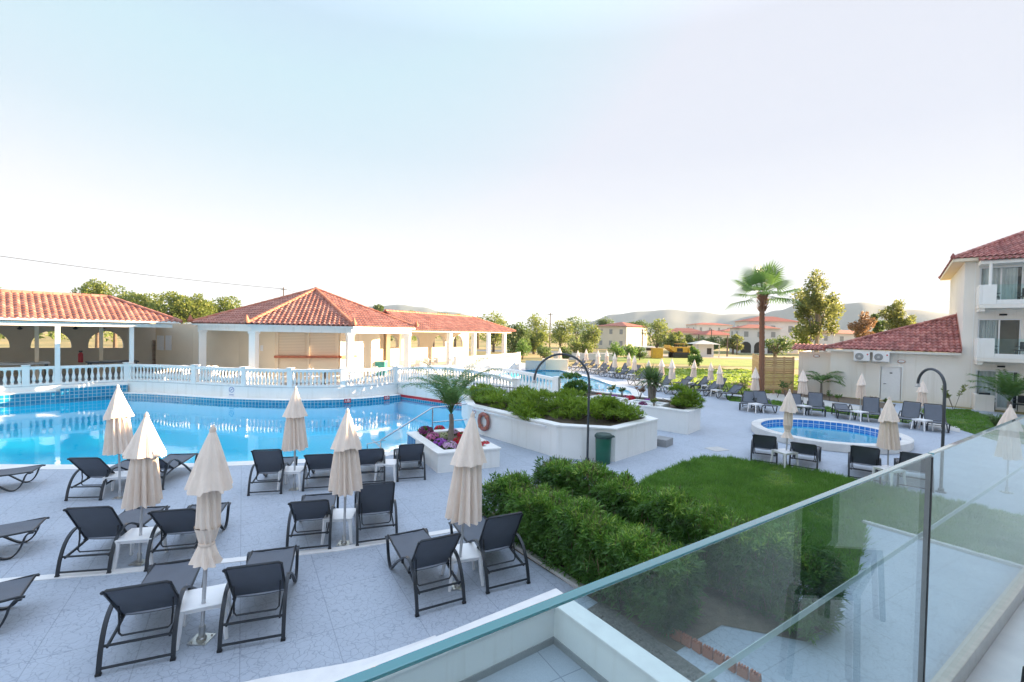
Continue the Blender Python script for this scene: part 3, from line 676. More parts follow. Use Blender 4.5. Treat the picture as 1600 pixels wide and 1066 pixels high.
for x0, x1 in ((245.5, 256), (259, 268)):
    a, c = HP(x0, 535, pw[0]+pn*.02, pn), HP(x1, 535, pw[0]+pn*.02, pn)
    MB().obox(a-L1-Vector((0, 0, .5)), Vector((c.x-a.x, c.y-a.y, 0)), pn*.02, Vector((0, 0, .95))).build('notice_board', 'white_plastic', sh)
# things under the shelter: two table tops and a red chair back
def simple_table(label, loc, sz, rz, m, cat='table', name='game_table'):
    t = thing(name, label, cat, loc, rz); MB().box((0, 0, sz[2]-.04), (sz[0], sz[1], .08)).build('tabletop', m, t, bevel=.01)
    for i in (-1, 1):
        for j in (-1, 1): MB().box((i*(sz[0]/2-.12), j*(sz[1]/2-.12), sz[2]/2-.04), (.08, .08, sz[2]-.08)).build('leg', 'dark_metal', t)
q = HP(22, 563, L1+LN*3.2, LN); simple_table('pale grey games table under the shelter, far left', (q.x, q.y, .715), (2.6, 1.4, .95), math.atan2(LD.y, LD.x), 'pole_grey')
q = HP(176, 563, L1+LN*2.6, LN); simple_table('dark topped games table under the shelter beside the corner post', (q.x, q.y, .715), (2.2, 1.2, .95), math.atan2(LD.y, LD.x), 'dark_metal')
q = HP(126, 555, L1+LN*5.5, LN); t = thing('extinguisher', 'red extinguisher hanging on the arcade wall between two arches', 'extinguisher', (q.x, q.y, 1.45))
MB().lathe([(.11, 0), (.12, .03), (.12, .5), (.05, .6)], n=12).build('cylinder', 'red_paint', t, smooth=50); MB().box((0, 0, .65), (.08, .16, .1)).build('valve', 'dark_metal', t)

# ---- right wing, turned to the sun
F0 = Vector((-6., 36., 0)); F1 = Vector((-.6, 47.2, 0)); FD = (F1-F0).normalized(); FN = Vector((-FD.y, FD.x, 0))
wg = thing('open_wing', 'open wing with red tiled roof and sunlit arched wall right of the pavilion', 'shelter', tuple(F0)); S = lambda v: Vector(v)-F0
zv = lambda p, z: S(p)+Vector((0, 0, z))
E0 = F0-FD*4.5-FN*.6; E1 = F1+FD*.9-FN*.6; RI0 = F0-FD*2.5+FN*2.7; RI1 = F1-FD*2.4+FN*2.7; BK0 = F0-FD*4.5+FN*6; BK1 = F1+FD*.9+FN*6
b = MB(); tile_facet(b, [zv(E0, 3.78), zv(E1, 3.78), zv(RI1, 5.1), zv(RI0, 5.1)]); tile_facet(b, [zv(E1, 3.78), zv(BK1, 3.78), zv(RI1, 5.1)]); tile_facet(b, [zv(BK1, 3.78), zv(BK0, 3.78), zv(RI0, 5.1), zv(RI1, 5.1)])
roof = b.build('roof', 'roof_tile', wg, smooth=45)
b = MB(); ridge_cap(b, zv(RI0, 5.15), zv(RI1, 5.15)); ridge_cap(b, zv(RI1, 5.15), zv(E1, 3.85)); ridge_cap(b, zv(RI1, 5.15), zv(BK1, 3.85)); b.build('ridge_cap', 'terracotta', roof, smooth=50)
MB().obox(zv(E0, 3.62)+FN*.3, FD*((E1-E0).length-.3), FN*.2, Vector((0, 0, .18))).build('beam', 'cream_wall', wg)
MB().obox(zv(E0, 3.76)+FN*.1, FD*((E1-E0).length-.2), FN*5.8, Vector((0, 0, .015))).build('ceiling', 'cream_wall', wg)
for px in (702, 740, 763, 787.5):
    q = HP(px, 535, F0-FN*.1, FN) if px != 763 else HP(px, 535, F0+FN*4.9, FN)
    MB().box((q.x-F0.x, q.y-F0.y, 2.17), (.34, .34, 2.9), math.atan2(FD.y, FD.x)).build('column', 'white_paint', wg, bevel=.015)
bw = F0+FN*5.2; hs = []
for x0, x1 in ((604, 622), (641, 656), (676.5, 696), (707, 723.5)):
    q0, q1 = HP(x0, 543, bw, FN), HP(x1, 543, bw, FN); q2 = HP((x0+x1)/2, 524, bw, FN); hs.append(arch((q0-bw).dot(FD), (q1-bw).dot(FD), q0.z, q2.z))
q = HP(732, 540, bw, FN); send = (q-bw).dot(FD)
lo = min(h[0][0] for h in hs)-1.5
b = MB(); panel(b, S(bw), FD, -FN, [(lo, .715), (send, .715), (send, 3.76), (lo, 3.76)], hs, .25); b.build('arched_wall', 'cream_wall', wg)
q = F0+FD*-2.4+FN*1.0; MB().box((q.x-F0.x-1.2, q.y-F0.y-.2, 2.2), (.25, 3.0, 3.0), R(20)).build('side_wall', 'cream_wall', wg)
# ---- tables and chairs on the terrace (white, small in the picture)
def cafe_chair(m='white_plastic'):
    r = thing('terrace_chair', 'x', 'chair'); MB().box((0, 0, .44), (.46, .44, .04)).build('seat', m, r, bevel=.01)
    MB().ribbon(catmull([(-.22, -.2, .44), (-.24, -.26, .7), (-.2, -.28, .86), (.2, -.28, .86), (.24, -.26, .7), (.22, -.2, .44)], 3), .05, .03, (0, 1, .2)).build('armrest', m, r)
    MB().box((0, -.27, .66), (.38, .025, .36)).build('backrest', m, r)
    for i in (-1, 1):
        for j in (-1, 1): MB().tube([(i*.2, j*.19, .43), (i*.25, j*.24, 0)], .022, 6).build('leg', m, r)
    return r
ch0 = cafe_chair(); first = True
tb0 = thing('terrace_table', 'x', 'table'); MB().box((0, 0, .72), (.8, .8, .04)).build('tabletop', 'white_plastic', tb0, bevel=.01); MB().tube([(0, 0, .02), (0, 0, .71)], .05, 8).build('pedestal', 'dark_metal', tb0); MB().lathe([(.26, 0), (.26, .03), (.06, .05)], n=12).build('base', 'dark_metal', tb0)
spots = [(312, 'beside the left pavilion column'), (352, 'under the small wall notice'), (425, 'left of the roller shutters'), (462, 'before the roller shutters'), (508, 'left of the middle pavilion column'), (566, 'right of the middle pavilion column'), (640, 'beyond the footbridge'), (672, 'in front of the sunlit arches')]
for k, (px, wh) in enumerate(spots):
    Yd = (25.5, 25.3, 25.0, 25.0, 25.6, 26.8, 33.5, 37.)[k]; q = PY(px, 560, Yd)
    t = tb0 if k == 0 else dup(tb0, (0, 0, 0)); t.location = (q.x, q.y, .715); t['label'] = 'white square terrace table '+wh; t['group'] = 'tables on the terrace'
    for j in range(2):
        c = ch0 if first else dup(ch0, (0, 0, 0)); first = False; a = (R(78), R(-95))[j]+.2*k
        c.location = (q.x+.62*math.sin(a), q.y-.62*math.cos(a)*.6, .715); c.rotation_euler = (0, 0, a); c['label'] = 'white plastic chair '+('right' if j == 0 else 'left')+' of the table '+wh; c['group'] = 'chairs on the terrace'
q = PY(594, 563, 31.); t = thing('ice_cream_freezer', 'small turquoise painted chest freezer on the sunlit terrace', 'freezer', (q.x, q.y, .715))
MB().box((0, 0, .45), (.8, .6, .9)).build('body', 'teal_panel', t, bevel=.04); MB().box((0, 0, .93), (.82, .62, .06)).build('lid', 'white_plastic', t, bevel=.02)

# ================================================================ hotel block on the right with its annex
CN = Vector((25.9, 26.9, 0)); G1 = Vector((.77, -.638, 0)); G2 = Vector((.638, .77, 0))
ht = thing('hotel_block', 'three storey white hotel block with balconies and red tiled roof', 'building', tuple(CN))
B3 = lambda a, b, z: G1*a+G2*b+Vector((0, 0, z))
holes = [[(.62, z), (2.32, z), (2.32, z+2.12), (.62, z+2.12)] for z in (.05, 2.92, 5.82)]+[[(x, z), (x+2.2, z), (x+2.2, z+2.12), (x, z+2.12)] for z in (.05, 2.92, 5.82) for x in (5., 9., 13., 17., 21.)]
b = MB(); panel(b, (0, 0, 0), G1, -G2, [(0, -.2), (26, -.2), (26, 8.4), (0, 8.4)], holes, .25)
b.obox(B3(0, .25, -.2), G2*9.75, G1*.25, Vector((0, 0, 8.6))); b.obox(B3(.25, 9.7, -.2), G1*25.7, G2*.3, Vector((0, 0, 8.6))); b.obox(B3(25.7, .25, -.2), G1*.3, G2*9.5, Vector((0, 0, 8.6)))
b.build('wall', 'white_wall', ht)
MB().obox(B3(.42, -.012, -.1), G1*.035, G2*.02, Vector((0, 0, 8.4))).build('downpipe', 'white_paint', ht)
b = MB(); e = .55
c0, c1, c2, c3 = B3(-e, -e, 8.46), B3(26+e, -e, 8.46), B3(26+e, 10+e, 8.46), B3(-e, 10+e, 8.46); r0, r1 = B3(3.1, 4.3, 10.45), B3(22, 4.3, 10.45)
tile_facet(b, [c0, c1, r1, r0]); tile_facet(b, [c3, c0, r0]); tile_facet(b, [c2, c3, r0, r1]); tile_facet(b, [c1, c2, r1])
roof = b.build('roof', 'roof_tile_wine', ht, smooth=45)
b = MB(); ridge_cap(b, c0+Vector((0, 0, .05)), r0+Vector((0, 0, .05)), .13); ridge_cap(b, r0+Vector((0, 0, .05)), r1+Vector((0, 0, .05)), .13); ridge_cap(b, c3+Vector((0, 0, .05)), r0+Vector((0, 0, .05)), .13); b.lathe([(.1, 0), (.12, .1), (.03, .3)], tuple(c0), 8); b.build('ridge_cap', 'roof_tile_wine', roof, smooth=50)
b = MB(); ring(b, [B3(-e, -e, 0), B3(26+e, -e, 0), B3(26+e, 10+e, 0), B3(-e, 10+e, 0)], [B3(.02, .02, 0), B3(25.9, .02, 0), B3(25.9, 9.9, 0), B3(.02, 9.9, 0)], 8.28, 8.45); b.build('eave', 'cream_wall', ht)
for zi, z in enumerate((.05, 2.92, 5.82)):
    for x0, x1 in ((.62, 2.32), (5., 7.2), (9., 11.2)):
        fr = MB(); w = x1-x0
        for xx in (x0, x0+w*.5-.03, x1-.07): fr.obox(B3(xx, .05, z), G1*.07, G2*.08, Vector((0, 0, 2.12)))
        for zz in (z, z+2.05): fr.obox(B3(x0+.07, .05, zz), G1*(w-.14), G2*.08, Vector((0, 0, .07)))
        f = fr.build('window', 'white_plastic', ht)
        MB().obox(B3(x0+.07, .09, z+.07), G1*(w-.14), G2*.012, Vector((0, 0, 1.98))).build('pane', 'window_glass', f)
        cu = MB(); k = 28; vs = []
        cw = w*(.86 if zi != 1 else .45)
        for i in range(k+1): q = B3(x0+.05+cw*i/k, .22+.05*math.sin(i*1.9)+.02*math.sin(i*.7), z+.05); vs += [q, q+Vector((0, 0, 2.0))]
        cu.add(vs, [(i*2, i*2+2, i*2+3, i*2+1) for i in range(k)]); cu.build('curtain', 'curtain', f, smooth=80)
        MB().obox(B3(x0-.3, 1.0, z-.02), G1*(w+.6), G2*.05, Vector((0, 0, 2.3))).build('room_wall', 'room_warm' if zi == 1 else 'room_dark', f)
    for x0 in (.5, 4.6, 8.8):
        w = 2.95 if x0 < 1 else 3.2
        if zi:
            s = MB().obox(B3(x0, -1.35, z-.24), G1*w, G2*1.345, Vector((0, 0, .2))); bc = s.build('balcony', 'white_wall', ht)
            s = MB().obox(B3(x0+.03, -1.28, z-.42), G1*.22, G2*1.27, Vector((0, 0, .18))); s.build('corbel', 'white_wall', bc)
            t = MB().obox(B3(x0, -1.35, z-.038), G1*.12, G2*1.345, Vector((0, 0, 1.06))); t.obox(B3(x0+.123, -1.35, z-.038), G1*.55, G2*.12, Vector((0, 0, 1.06))); t.obox(B3(x0+.675, -1.35, z-.038), G1*(w-.68), G2*.12, Vector((0, 0, .24))); t.build('parapet', 'white_paint', bc, bevel=.01)
            MB().obox(B3(x0+.70, -1.30, z+.215), G1*(w-.73), G2*.012, Vector((0, 0, .8))).build('railing_glass', 'balustrade_glass', bc)
        else:
            t = MB().obox(B3(x0, -1.5, -.1), G1*.12, G2*1.48, Vector((0, 0, .98))); t.obox(B3(x0+.123, -1.5, -.1), G1*.62, G2*.12, Vector((0, 0, .98))); t.build('terrace_parapet', 'white_wall', ht, bevel=.01)
        MB().obox(B3(x0+.95, -.07, z+2.30), G1*.3, G2*.065, Vector((0, 0, .09))).build('wall_lamp', 'black_paint', ht)
for x0 in (.5, 4.6):
    w = 3.2; s = MB().obox(B3(x0+.02, -1.33, 7.98), G1*w, G2*1.32, Vector((0, 0, .22))); cp = s.build('balcony_canopy', 'white_paint', ht)
    b = MB(); tile_facet(b, [B3(x0-.05, -1.45, 8.16), B3(x0+w, -1.45, 8.16), B3(x0+w, -.6, 8.4), B3(x0-.05, -.6, 8.4)]); b.build('canopy_tiles', 'roof_tile_wine', cp, smooth=45)
    MB().tube([B3(x0+.42, -1.26, 6.8), B3(x0+.42, -1.26, 7.99)], .07, 10).build('canopy_post', 'white_paint', cp, smooth=50)
def rattan_chair():
    r = thing('balcony_chair', 'x', 'chair'); MB().box((0, 0, .42), (.5, .48, .05)).build('seat', 'frame_metal', r); MB().box((0, -.24, .68), (.48, .04, .42)).build('backrest', 'frame_metal', r)
    for i in (-1, 1): MB().ribbon([(i*.25, -.24, .62), (i*.26, .0, .63), (i*.26, .22, .62)], .04, .03, (1, 0, 0)).build('armrest', 'frame_metal', r)
    for i in (-1, 1):
        for j in (-1, 1): MB().tube([(i*.23, j*.22, .41), (i*.24, j*.23, 0)], .018, 6).build('leg', 'frame_metal', r)
    return r
rc = rattan_chair(); k = 0
for z, fl in ((.0, 'on the ground floor terrace'), (2.92, 'on the first floor balcony'), (5.82, 'on the top balcony')):
    for a, sd in ((1.05, 'left'), (2.35, 'right')):
        c = rc if k == 0 else dup(rc, (0, 0, 0)); k += 1; q = CN+B3(a, -.55, z-.03 if z else .012); c.location = q; c.rotation_euler = (0, 0, math.atan2(G1.y, G1.x)+(R(200) if sd == 'left' else R(150)))
        c['label'] = 'dark armchair '+fl+', '+sd+' of the window mullion'; c['group'] = 'chairs on the hotel balconies'
# annex
ax = thing('annex', 'single storey white annex with red hipped roof, white door and two wall units', 'building', tuple(CN))
b = MB(); panel(b, G2*0-G1*0, -G1, -G2, [(.0, -.2), (6.25, -.2), (6.25, 3.05), (0, 3.05)], [[(2.62, .02), (3.62, .02), (3.62, 2.08), (2.62, 2.08)]], .2)
b.obox(B3(-6.0, .5, -.2), G1*5.9, G2*.12, Vector((0, 0, 3.2))); b.obox(B3(-6.25, .2, -.2), G1*.2, G2*5.6, Vector((0, 0, 3.25))); b.obox(B3(-8.1, .35, -.2), G1*1.85, G2*.2, Vector((0, 0, 3.0))); b.obox(B3(-8.1, .55, -.2), G1*.2, G2*4, Vector((0, 0, 3.0)))
b.build('wall', 'white_wall', ax)
b = MB(); c0, c1, ap = B3(-6.6, -.4, 3.1), B3(-.02, -.4, 3.1), B3(-.02, 3.9, 5.35); tile_facet(b, [c0, c1, ap]); tile_facet(b, [B3(-6.6, 6.2, 3.1), c0, ap]); tile_facet(b, [B3(-8.5, -.05, 2.95), B3(-6.3, -.05, 2.95), B3(-6.3, 1.6, 3.3), B3(-8.5, 1.6, 3.3)])
roof = b.build('roof', 'roof_tile_wine', ax, smooth=45)
b = MB(); ridge_cap(b, c0+Vector((0, 0, .05)), ap+Vector((0, 0, .05)), .11); b.build('ridge_cap', 'roof_tile_wine', roof, smooth=50)
MB().obox(c1+Vector((0, 0, .07)), (ap-c1), G1*.015, Vector((0, 0, .16))).build('flashing', 'roof_tile_wine', roof)
MB().obox(B3(-6.5, -.36, 2.94), G1*6.46, G2*.33, Vector((0, 0, .13))).build('eave', 'white_paint', ax)
dr = MB().obox(B3(-3.59, .04, .03), G1*.94, G2*.06, Vector((0, 0, 2.02))).build('door', 'white_plastic', ax)
MB().obox(B3(-3.47, -.02, 1.0), G1*.14, G2*.05, Vector((0, 0, .035))).build('handle', 'steel', dr); MB().obox(B3(-3.18, .03, 1.66), G1*.13, G2*.012, Vector((0, 0, .06))).build('door_sign', 'black_paint', dr)
fr = MB(); fr.obox(B3(-3.69, -.015, 0), G1*.07, G2*.1, Vector((0, 0, 2.13))); fr.obox(B3(-2.62, -.015, 0), G1*.07, G2*.1, Vector((0, 0, 2.13))); fr.obox(B3(-3.62, -.015, 2.06), G1*1.0, G2*.1, Vector((0, 0, .07))); fr.build('door_frame', 'white_paint', ax)
def wall_unit(px, label):
    q = HP(px, 557, CN, G2); r = thing('air_conditioner', label, 'air conditioner', (q.x-G2.x*.32, q.y-G2.y*.32, 2.38), math.atan2(G1.y, G1.x), 'units under the annex eave')
    MB().box((0, 0, .28), (.82, .3, .56)).build('case', 'white_plastic', r, bevel=.02)
    MB().tube([(-.12, -.152, .28), (-.12, -.165, .28)], .22, 20).build('fan_grille', 'grey_panel', r); MB().tube([(-.12, -.166, .28), (-.12, -.172, .28)], .07, 12).build('fan_hub', 'pole_grey', r)
    MB().tube([(.29, -.152, .42), (.29, -.156, .42)], .045, 12).build('badge', 'red_print', r)
    for i in (-.3, .3): MB().box((i, .06, -.03), (.05, .36, .05)).build('bracket', 'pole_grey', r)
wall_unit(1347, 'white air conditioner under the annex eave, the one farther from the door'); wall_unit(1377, 'white air conditioner under the annex eave, the one nearer to the door')
def bulkhead(px, py, label, bk=0.):
    q = HP(px, py, CN+G2*bk, G2); r = thing('bulkhead_lamp', label, 'wall lamp', (q.x, q.y, q.z), math.atan2(G1.y, G1.x), 'oval wall lamps on the annex')
    a = [(.19*math.cos(t), .10*math.sin(t)) for t in [2*math.pi*k/20 for k in range(20)]]
    vs = [(x, d, z) for d in (-.05, 0) for x, z in a]; m = MB(); m.add(vs, [(k, (k+1) % 20, 20+(k+1) % 20, 20+k) for k in range(20)]+[tuple(range(20))[::-1]]); m.build('rim', 'terracotta', r)
    vs = [(x*.8, -.05, z*.8) for x, z in a]+[(x*.5, -.085, z*.5) for x, z in a]; m = MB(); m.add(vs, [(k, (k+1) % 20, 20+(k+1) % 20, 20+k) for k in range(20)]+[tuple(range(20, 40))]); m.build('lens', 'white_plastic', r, smooth=60)
bulkhead(1408.5, 565, 'oval wall lamp above the white annex door'); bulkhead(1276, 556.5, 'oval wall lamp at the left end of the annex wall', .35)
# wooden screen fence beside the annex
def plank_fence(label, a, b_, z0, z1):
    a, b_ = Vector(a), Vector(b_); d = b_-a; L = d.length; d.normalize(); n = Vector((d.y, -d.x, 0)); r = thing('wooden_fence', label, 'fence', (a.x, a.y, 0)); m = MB(); k = 15; h = (z1-z0)/k
    for i in range(k): m.obox(Vector((0, 0, z0+i*h)), d*L, n*rng.uniform(.018, .03), Vector((0, 0, h-.012)))
    m.build('planks', 'wood_fence', r)
    for s in (0, L*.33, L*.66, L-.08): MB().obox(d*s-n*.085, d*.08, n*.08, Vector((0, 0, z1+.02))).build('post', 'wood_fence', r)
plank_fence('pale wooden plank fence facing the pool beside the annex', (16.75, 30.9, 0), (18.95, 31.3, 0), .28, 2.45)
plank_fence('pale wooden plank fence panel running away behind the palm', (19.4, 37.6, 0), (16.72, 31.0, 0), .2, 2.4)

# the hotel front behind the balcony (seen mirrored in the glass)
# ================================================================ sun loungers
LM = {}
side_path = catmull([(0, 0, 0), (0, .025, .13), (0, .065, .26), (0, .14, .41), (0, .25, .52), (0, .39, .575), (0, .54, .555), (0, .70, .475), (0, .88, .365), (0, 1.06, .25), (0, 1.21, .135), (0, 1.32, .05), (0, 1.40, .014), (0, 1.48, .026), (0, 1.55, .095), (0, 1.60, .20), (0, 1.63, .30), (0, 1.67, .365), (0, 1.74, .375)], 3)
def lounger_root(): return thing('sun_lounger', 'x', 'sun lounger')
def make_lounger(ang, sag=1.):
    r = lounger_root(); W = .335; HY, HZ, BL = .56, .335, .80; ca, sa = math.cos(ang), math.sin(ang)
    for i in (-1, 1):
        MB().ribbon([(i*W, p.y, p.z) for p in side_path], .044, .024, (1, 0, 0)).build('side_frame', 'frame_metal', r, smooth=40)
    bt = lambda x, t, d=0.: (x, HY-BL*t*ca+d*sa*-1, HZ+BL*t*sa+d*ca*-1)      # point on the backrest, d below its plane
    # seat sling between two rails
    m = MB(); ny = 10; xs = [-.295, -.2, -.07, .07, .2, .295]; vs = []
    for k in range(ny+1):
        y = HY+(1.70-HY)*k/ny; z = .335+.055*(k/ny)**1.6+.02*math.sin(math.pi*k/ny)
        for x in xs: vs.append((x, y, z-.02*(1-(x/.295)**2)*sag))
    n = len(xs); top = len(vs); vs += [(x, y, z-.010) for x, y, z in vs]
    fs = [(k*n+i, k*n+i+1, k*n+n+i+1, k*n+n+i) for k in range(ny) for i in range(n-1)]
    fs += [tuple(q+top for q in f[::-1]) for f in fs]
    fs += [(i+1, i, top+i, top+i+1) for i in range(n-1)]+[(ny*n+i, ny*n+i+1, top+ny*n+i+1, top+ny*n+i) for i in range(n-1)]
    m.add(vs, fs); m.build('seat_sling', 'sling', r, smooth=50)
    m = MB()
    for i in (-1, 1): m.tube([(i*.30, HY-.04, .33), (i*.30, 1.1, .350), (i*.30, 1.45, .372), (i*.30, 1.70, .392), (i*.30, 1.76, .38)], .016, 7)
    m.tube([(-.30, 1.715, .386), (.30, 1.715, .386)], .016, 7); m.build('seat_rail', 'frame_metal', r, smooth=50)
    # backrest: tube frame and sling
    m = MB(); vs = []; nt_ = 8
    for k in range(nt_+1):
        t = .03+.94*k/nt_
        for x in xs: vs.append(bt(x, t, .028*(1-(x/.295)**2)*math.sin(math.pi*min(1, t*1.0))*sag))
    top = len(vs); vs += [(v[0], v[1]+.008*sa, v[2]-.008*ca) for v in vs]
    fs = [(k*n+i, k*n+n+i, k*n+n+i+1, k*n+i+1) for k in range(nt_) for i in range(n-1)]
    fs += [tuple(q+top for q in f[::-1]) for f in fs]
    fs += [(i, i+1, top+i+1, top+i) for i in range(n-1)]+[(nt_*n+i+1, nt_*n+i, top+nt_*n+i, top+nt_*n+i+1) for i in range(n-1)]
    m.add(vs, fs); m.build('backrest_sling', 'sling', r, smooth=50)
    m = MB().tube([bt(-.30, 0), bt(-.30, .95), bt(-.27, 1.0), bt(.27, 1.0), bt(.30, .95), bt(.30, 0)], .0165, 7)
    m.tube([bt(-.30, .97, -.0), bt(-.31, .985, .02)], .019, 6); m.build('backrest_frame', 'frame_metal', r, smooth=50)
    a = bt(0, .42, .02); lo = max(.16, HZ-.16)
    y2 = min(a[1]-.02, .30); z2 = max(.13, min(.24, a[2]-.22))
    m = MB().tube([(-.26, a[1], a[2]), (-.255, (a[1]+y2)/2+.02, (a[2]+z2)/2), (-.25, y2, z2+.03), (-.22, y2-.01, z2), (.22, y2-.01, z2), (.25, y2, z2+.03), (.255, (a[1]+y2)/2+.02, (a[2]+z2)/2), (.26, a[1], a[2])], .0115, 6)
    m.build('backrest_prop', 'frame_metal', r, smooth=50)
    m = MB()
    for i in (-1, 1): m.ribbon([(i*.285, HY+.02, .325), (i*.285, .3, .28), (i*.285, .075, .255)], .02, .035, (1, 0, 0))
    m.tube([(-W, .075, .27), (W, .075, .27)], .015, 7); m.build('rear_brace', 'frame_metal', r)
    MB().tube([(-W, .012, .065), (W, .012, .065)], .015, 7).build('cross_bar', 'frame_metal', r)
    for i in (-1, 1): MB().box((i*W, .002, .012), (.054, .034, .026)).build('foot_cap', 'rubber', r)
    m = MB()
    for i in (-1, 1): m.box((i*(W-.015), .80, .385), (.03, .05, .06))
    m.build('hinge_block', 'rubber', r)
    return r
def lounger_at(p0, az, ang, label, group):
    key = round(ang)
    if key not in LM: o = make_lounger(R(ang)); LM[key] = o
    else: o = dup(LM[key], (0, 0, 0))
    o.location = (p0[0], p0[1], p0[2] if len(p0) > 2 else .004); o.rotation_euler = (0, 0, az); o['label'] = label; o['group'] = group
    return o
def by_feet(f1, f2, ang, label, group='loungers on the near paving', facing=0):
    a, b_ = P(f1[0], f1[1], 0), P(f2[0], f2[1], 0); mid = (a+b_)/2; d = b_-a; ax = Vector((-d.y, d.x, 0)).normalized()
    if (ax.y < 0) != bool(facing): ax = -ax
    if facing: mid = mid-ax*1.40
    return lounger_at((mid.x, mid.y, .004), math.atan2(-ax.x, ax.y), ang, label, group)
NEAR = 'loungers on the near paving'
by_feet((147, 1058), (276, 1031), 46, 'charcoal lounger nearest to the viewer, left of the nearest white table')
by_feet((340, 1020), (445, 1001), 50, 'charcoal lounger right of the parasol whose canopy is tied in, crossing the marble strip')
by_feet((651, 964), (726, 943), 52, 'charcoal lounger left of the parasol beside the oleander hedge')
by_feet((762, 928), (826, 912), 60, 'charcoal lounger with steep backrest touching the oleander hedge')
by_feet((88, 903), (171, 897), 55, 'charcoal lounger, back raised, touching the marble strip, farthest left in full view')
by_feet((229, 893), (306, 885), 46, 'charcoal lounger just behind the tied in parasol, back half raised')
by_feet((447, 866), (516, 859), 42, 'low backed charcoal lounger left of the lone table in the middle of the paving')
by_feet((558, 854), (620, 846), 60, 'charcoal lounger right of the lone table in the middle of the paving, back raised high')
by_feet((102, 783), (158, 782), 46, 'charcoal lounger at the pool edge left of the farthest left parasol')
by_feet((203, 768), (253, 766), 33, 'charcoal lounger half hidden behind the wide second parasol, at the pool edge')
by_feet((387, 775), (440, 772), 55, 'charcoal lounger with the highest back at the pool edge, left of the slim parasol')
by_feet((472, 768), (523, 765), 40, 'charcoal lounger at the pool edge between two parasols')
by_feet((556, 759), (600, 756), 42, 'low backed charcoal lounger behind the fourth parasol by the entry steps')
by_feet((622, 753), (663, 750), 46, 'charcoal lounger beside the flower planter at the pool steps')
for (tip, zt, az, lab) in (((60, 733), 0, -64, 'charcoal lounger cut by the left picture edge, nearest to the pool'), ((65, 820), 0, -60, 'charcoal lounger cut by the left picture edge, middle one of three'), ((48, 916), 0, -57, 'charcoal lounger cut by the left picture edge, nearest to the viewer')):
    t = P(tip[0], tip[1], .38); a = R(az); ax = Vector((-math.sin(a), math.cos(a), 0)); o = t-ax*1.74; lounger_at((o.x, o.y, .004), a, 40, lab, NEAR)
KG = 'loungers round the children pool'
by_feet((1175, 722.5), (1212, 727.5), 40, 'grey lounger on the lawn side of the small pool, first from the bin', KG)
by_feet((1235, 731), (1275, 737.5), 33, 'low backed grey lounger on the lawn side of the small pool, beside the knotted parasol', KG)
by_feet((1329, 749), (1372, 756), 46, 'grey lounger on the lawn side of the small pool, left of the wide parasol', KG)
by_feet((1409, 762), (1451, 769), 46, 'grey lounger seen through the glass right of the wide parasol', KG)
FG = [((1157, 641), (1178, 643), 40, 'grey lounger facing the viewer beside the big palm, left one'), ((1189, 644.5), (1210, 645.5), 46, 'grey lounger facing the viewer beside the big palm, right one'), ((1236, 646.5), (1255, 648), 40, 'grey lounger half hidden behind the knotted parasol across the small pool'), ((1265, 649), (1287.5, 651), 55, 'grey lounger with upright back across the small pool, right of the knotted parasol'), ((1309.5, 654), (1334, 656), 12, 'grey lounger lying almost flat across the small pool'), ((1349, 658), (1373, 660.5), 55, 'grey lounger with upright back across the small pool, right of the flat one'), ((1401, 666), (1427.5, 669.5), 55, 'grey lounger in front of the annex door beside the second arched lamp'), ((1450, 673), (1479, 676), 55, 'grey lounger behind the pole of the second arched lamp')]
for f1, f2, a, l in FG: by_feet(f1, f2, a, l, KG, 1)

# ================================================================ folded parasols
def folds(m, z0, z1, r0, r1, n, seed, depth=.25, twist=0., rows=9, flare=1.3, hem=.03, thick=True):
    r = random.Random(seed); ph = [r.uniform(0, 6.28) for _ in range(4)]; am = [r.uniform(.6, 1.) for _ in range(n)]
    K = n*6; vs = []
    hz = [r.uniform(-hem, hem) for _ in range(n)]
    for j in range(rows+1):
        t = j/rows; z = z0+(z1-z0)*t; rad = r0+(r1-r0)*t**flare
        for k in range(K):
            a = 2*math.pi*k/K; s = .5+.5*math.cos(a*n+.4*math.sin(a*2+ph[0]))
            f = 1-depth*am[k//6]*(1-s)*min(1, t*1.6+.05)
            f *= 1+.06*math.sin(a*2+ph[1]+t*2)
            b = a+twist*t+.05*math.sin(a*3+ph[2])
            vs.append((rad*f*math.cos(b), rad*f*math.sin(b), z+hz[k//6]*t*t))
    fs = [(j*K+k, (j+1)*K+k, (j+1)*K+(k+1) % K, j*K+(k+1) % K) for j in range(rows) for k in range(K)]
    m.add(vs, fs, .0); b0 = len(m.v)-K*(rows+1)
    for i in range(len(m.r)-len(fs), len(m.r)): m.r[i] = r.random()*.35
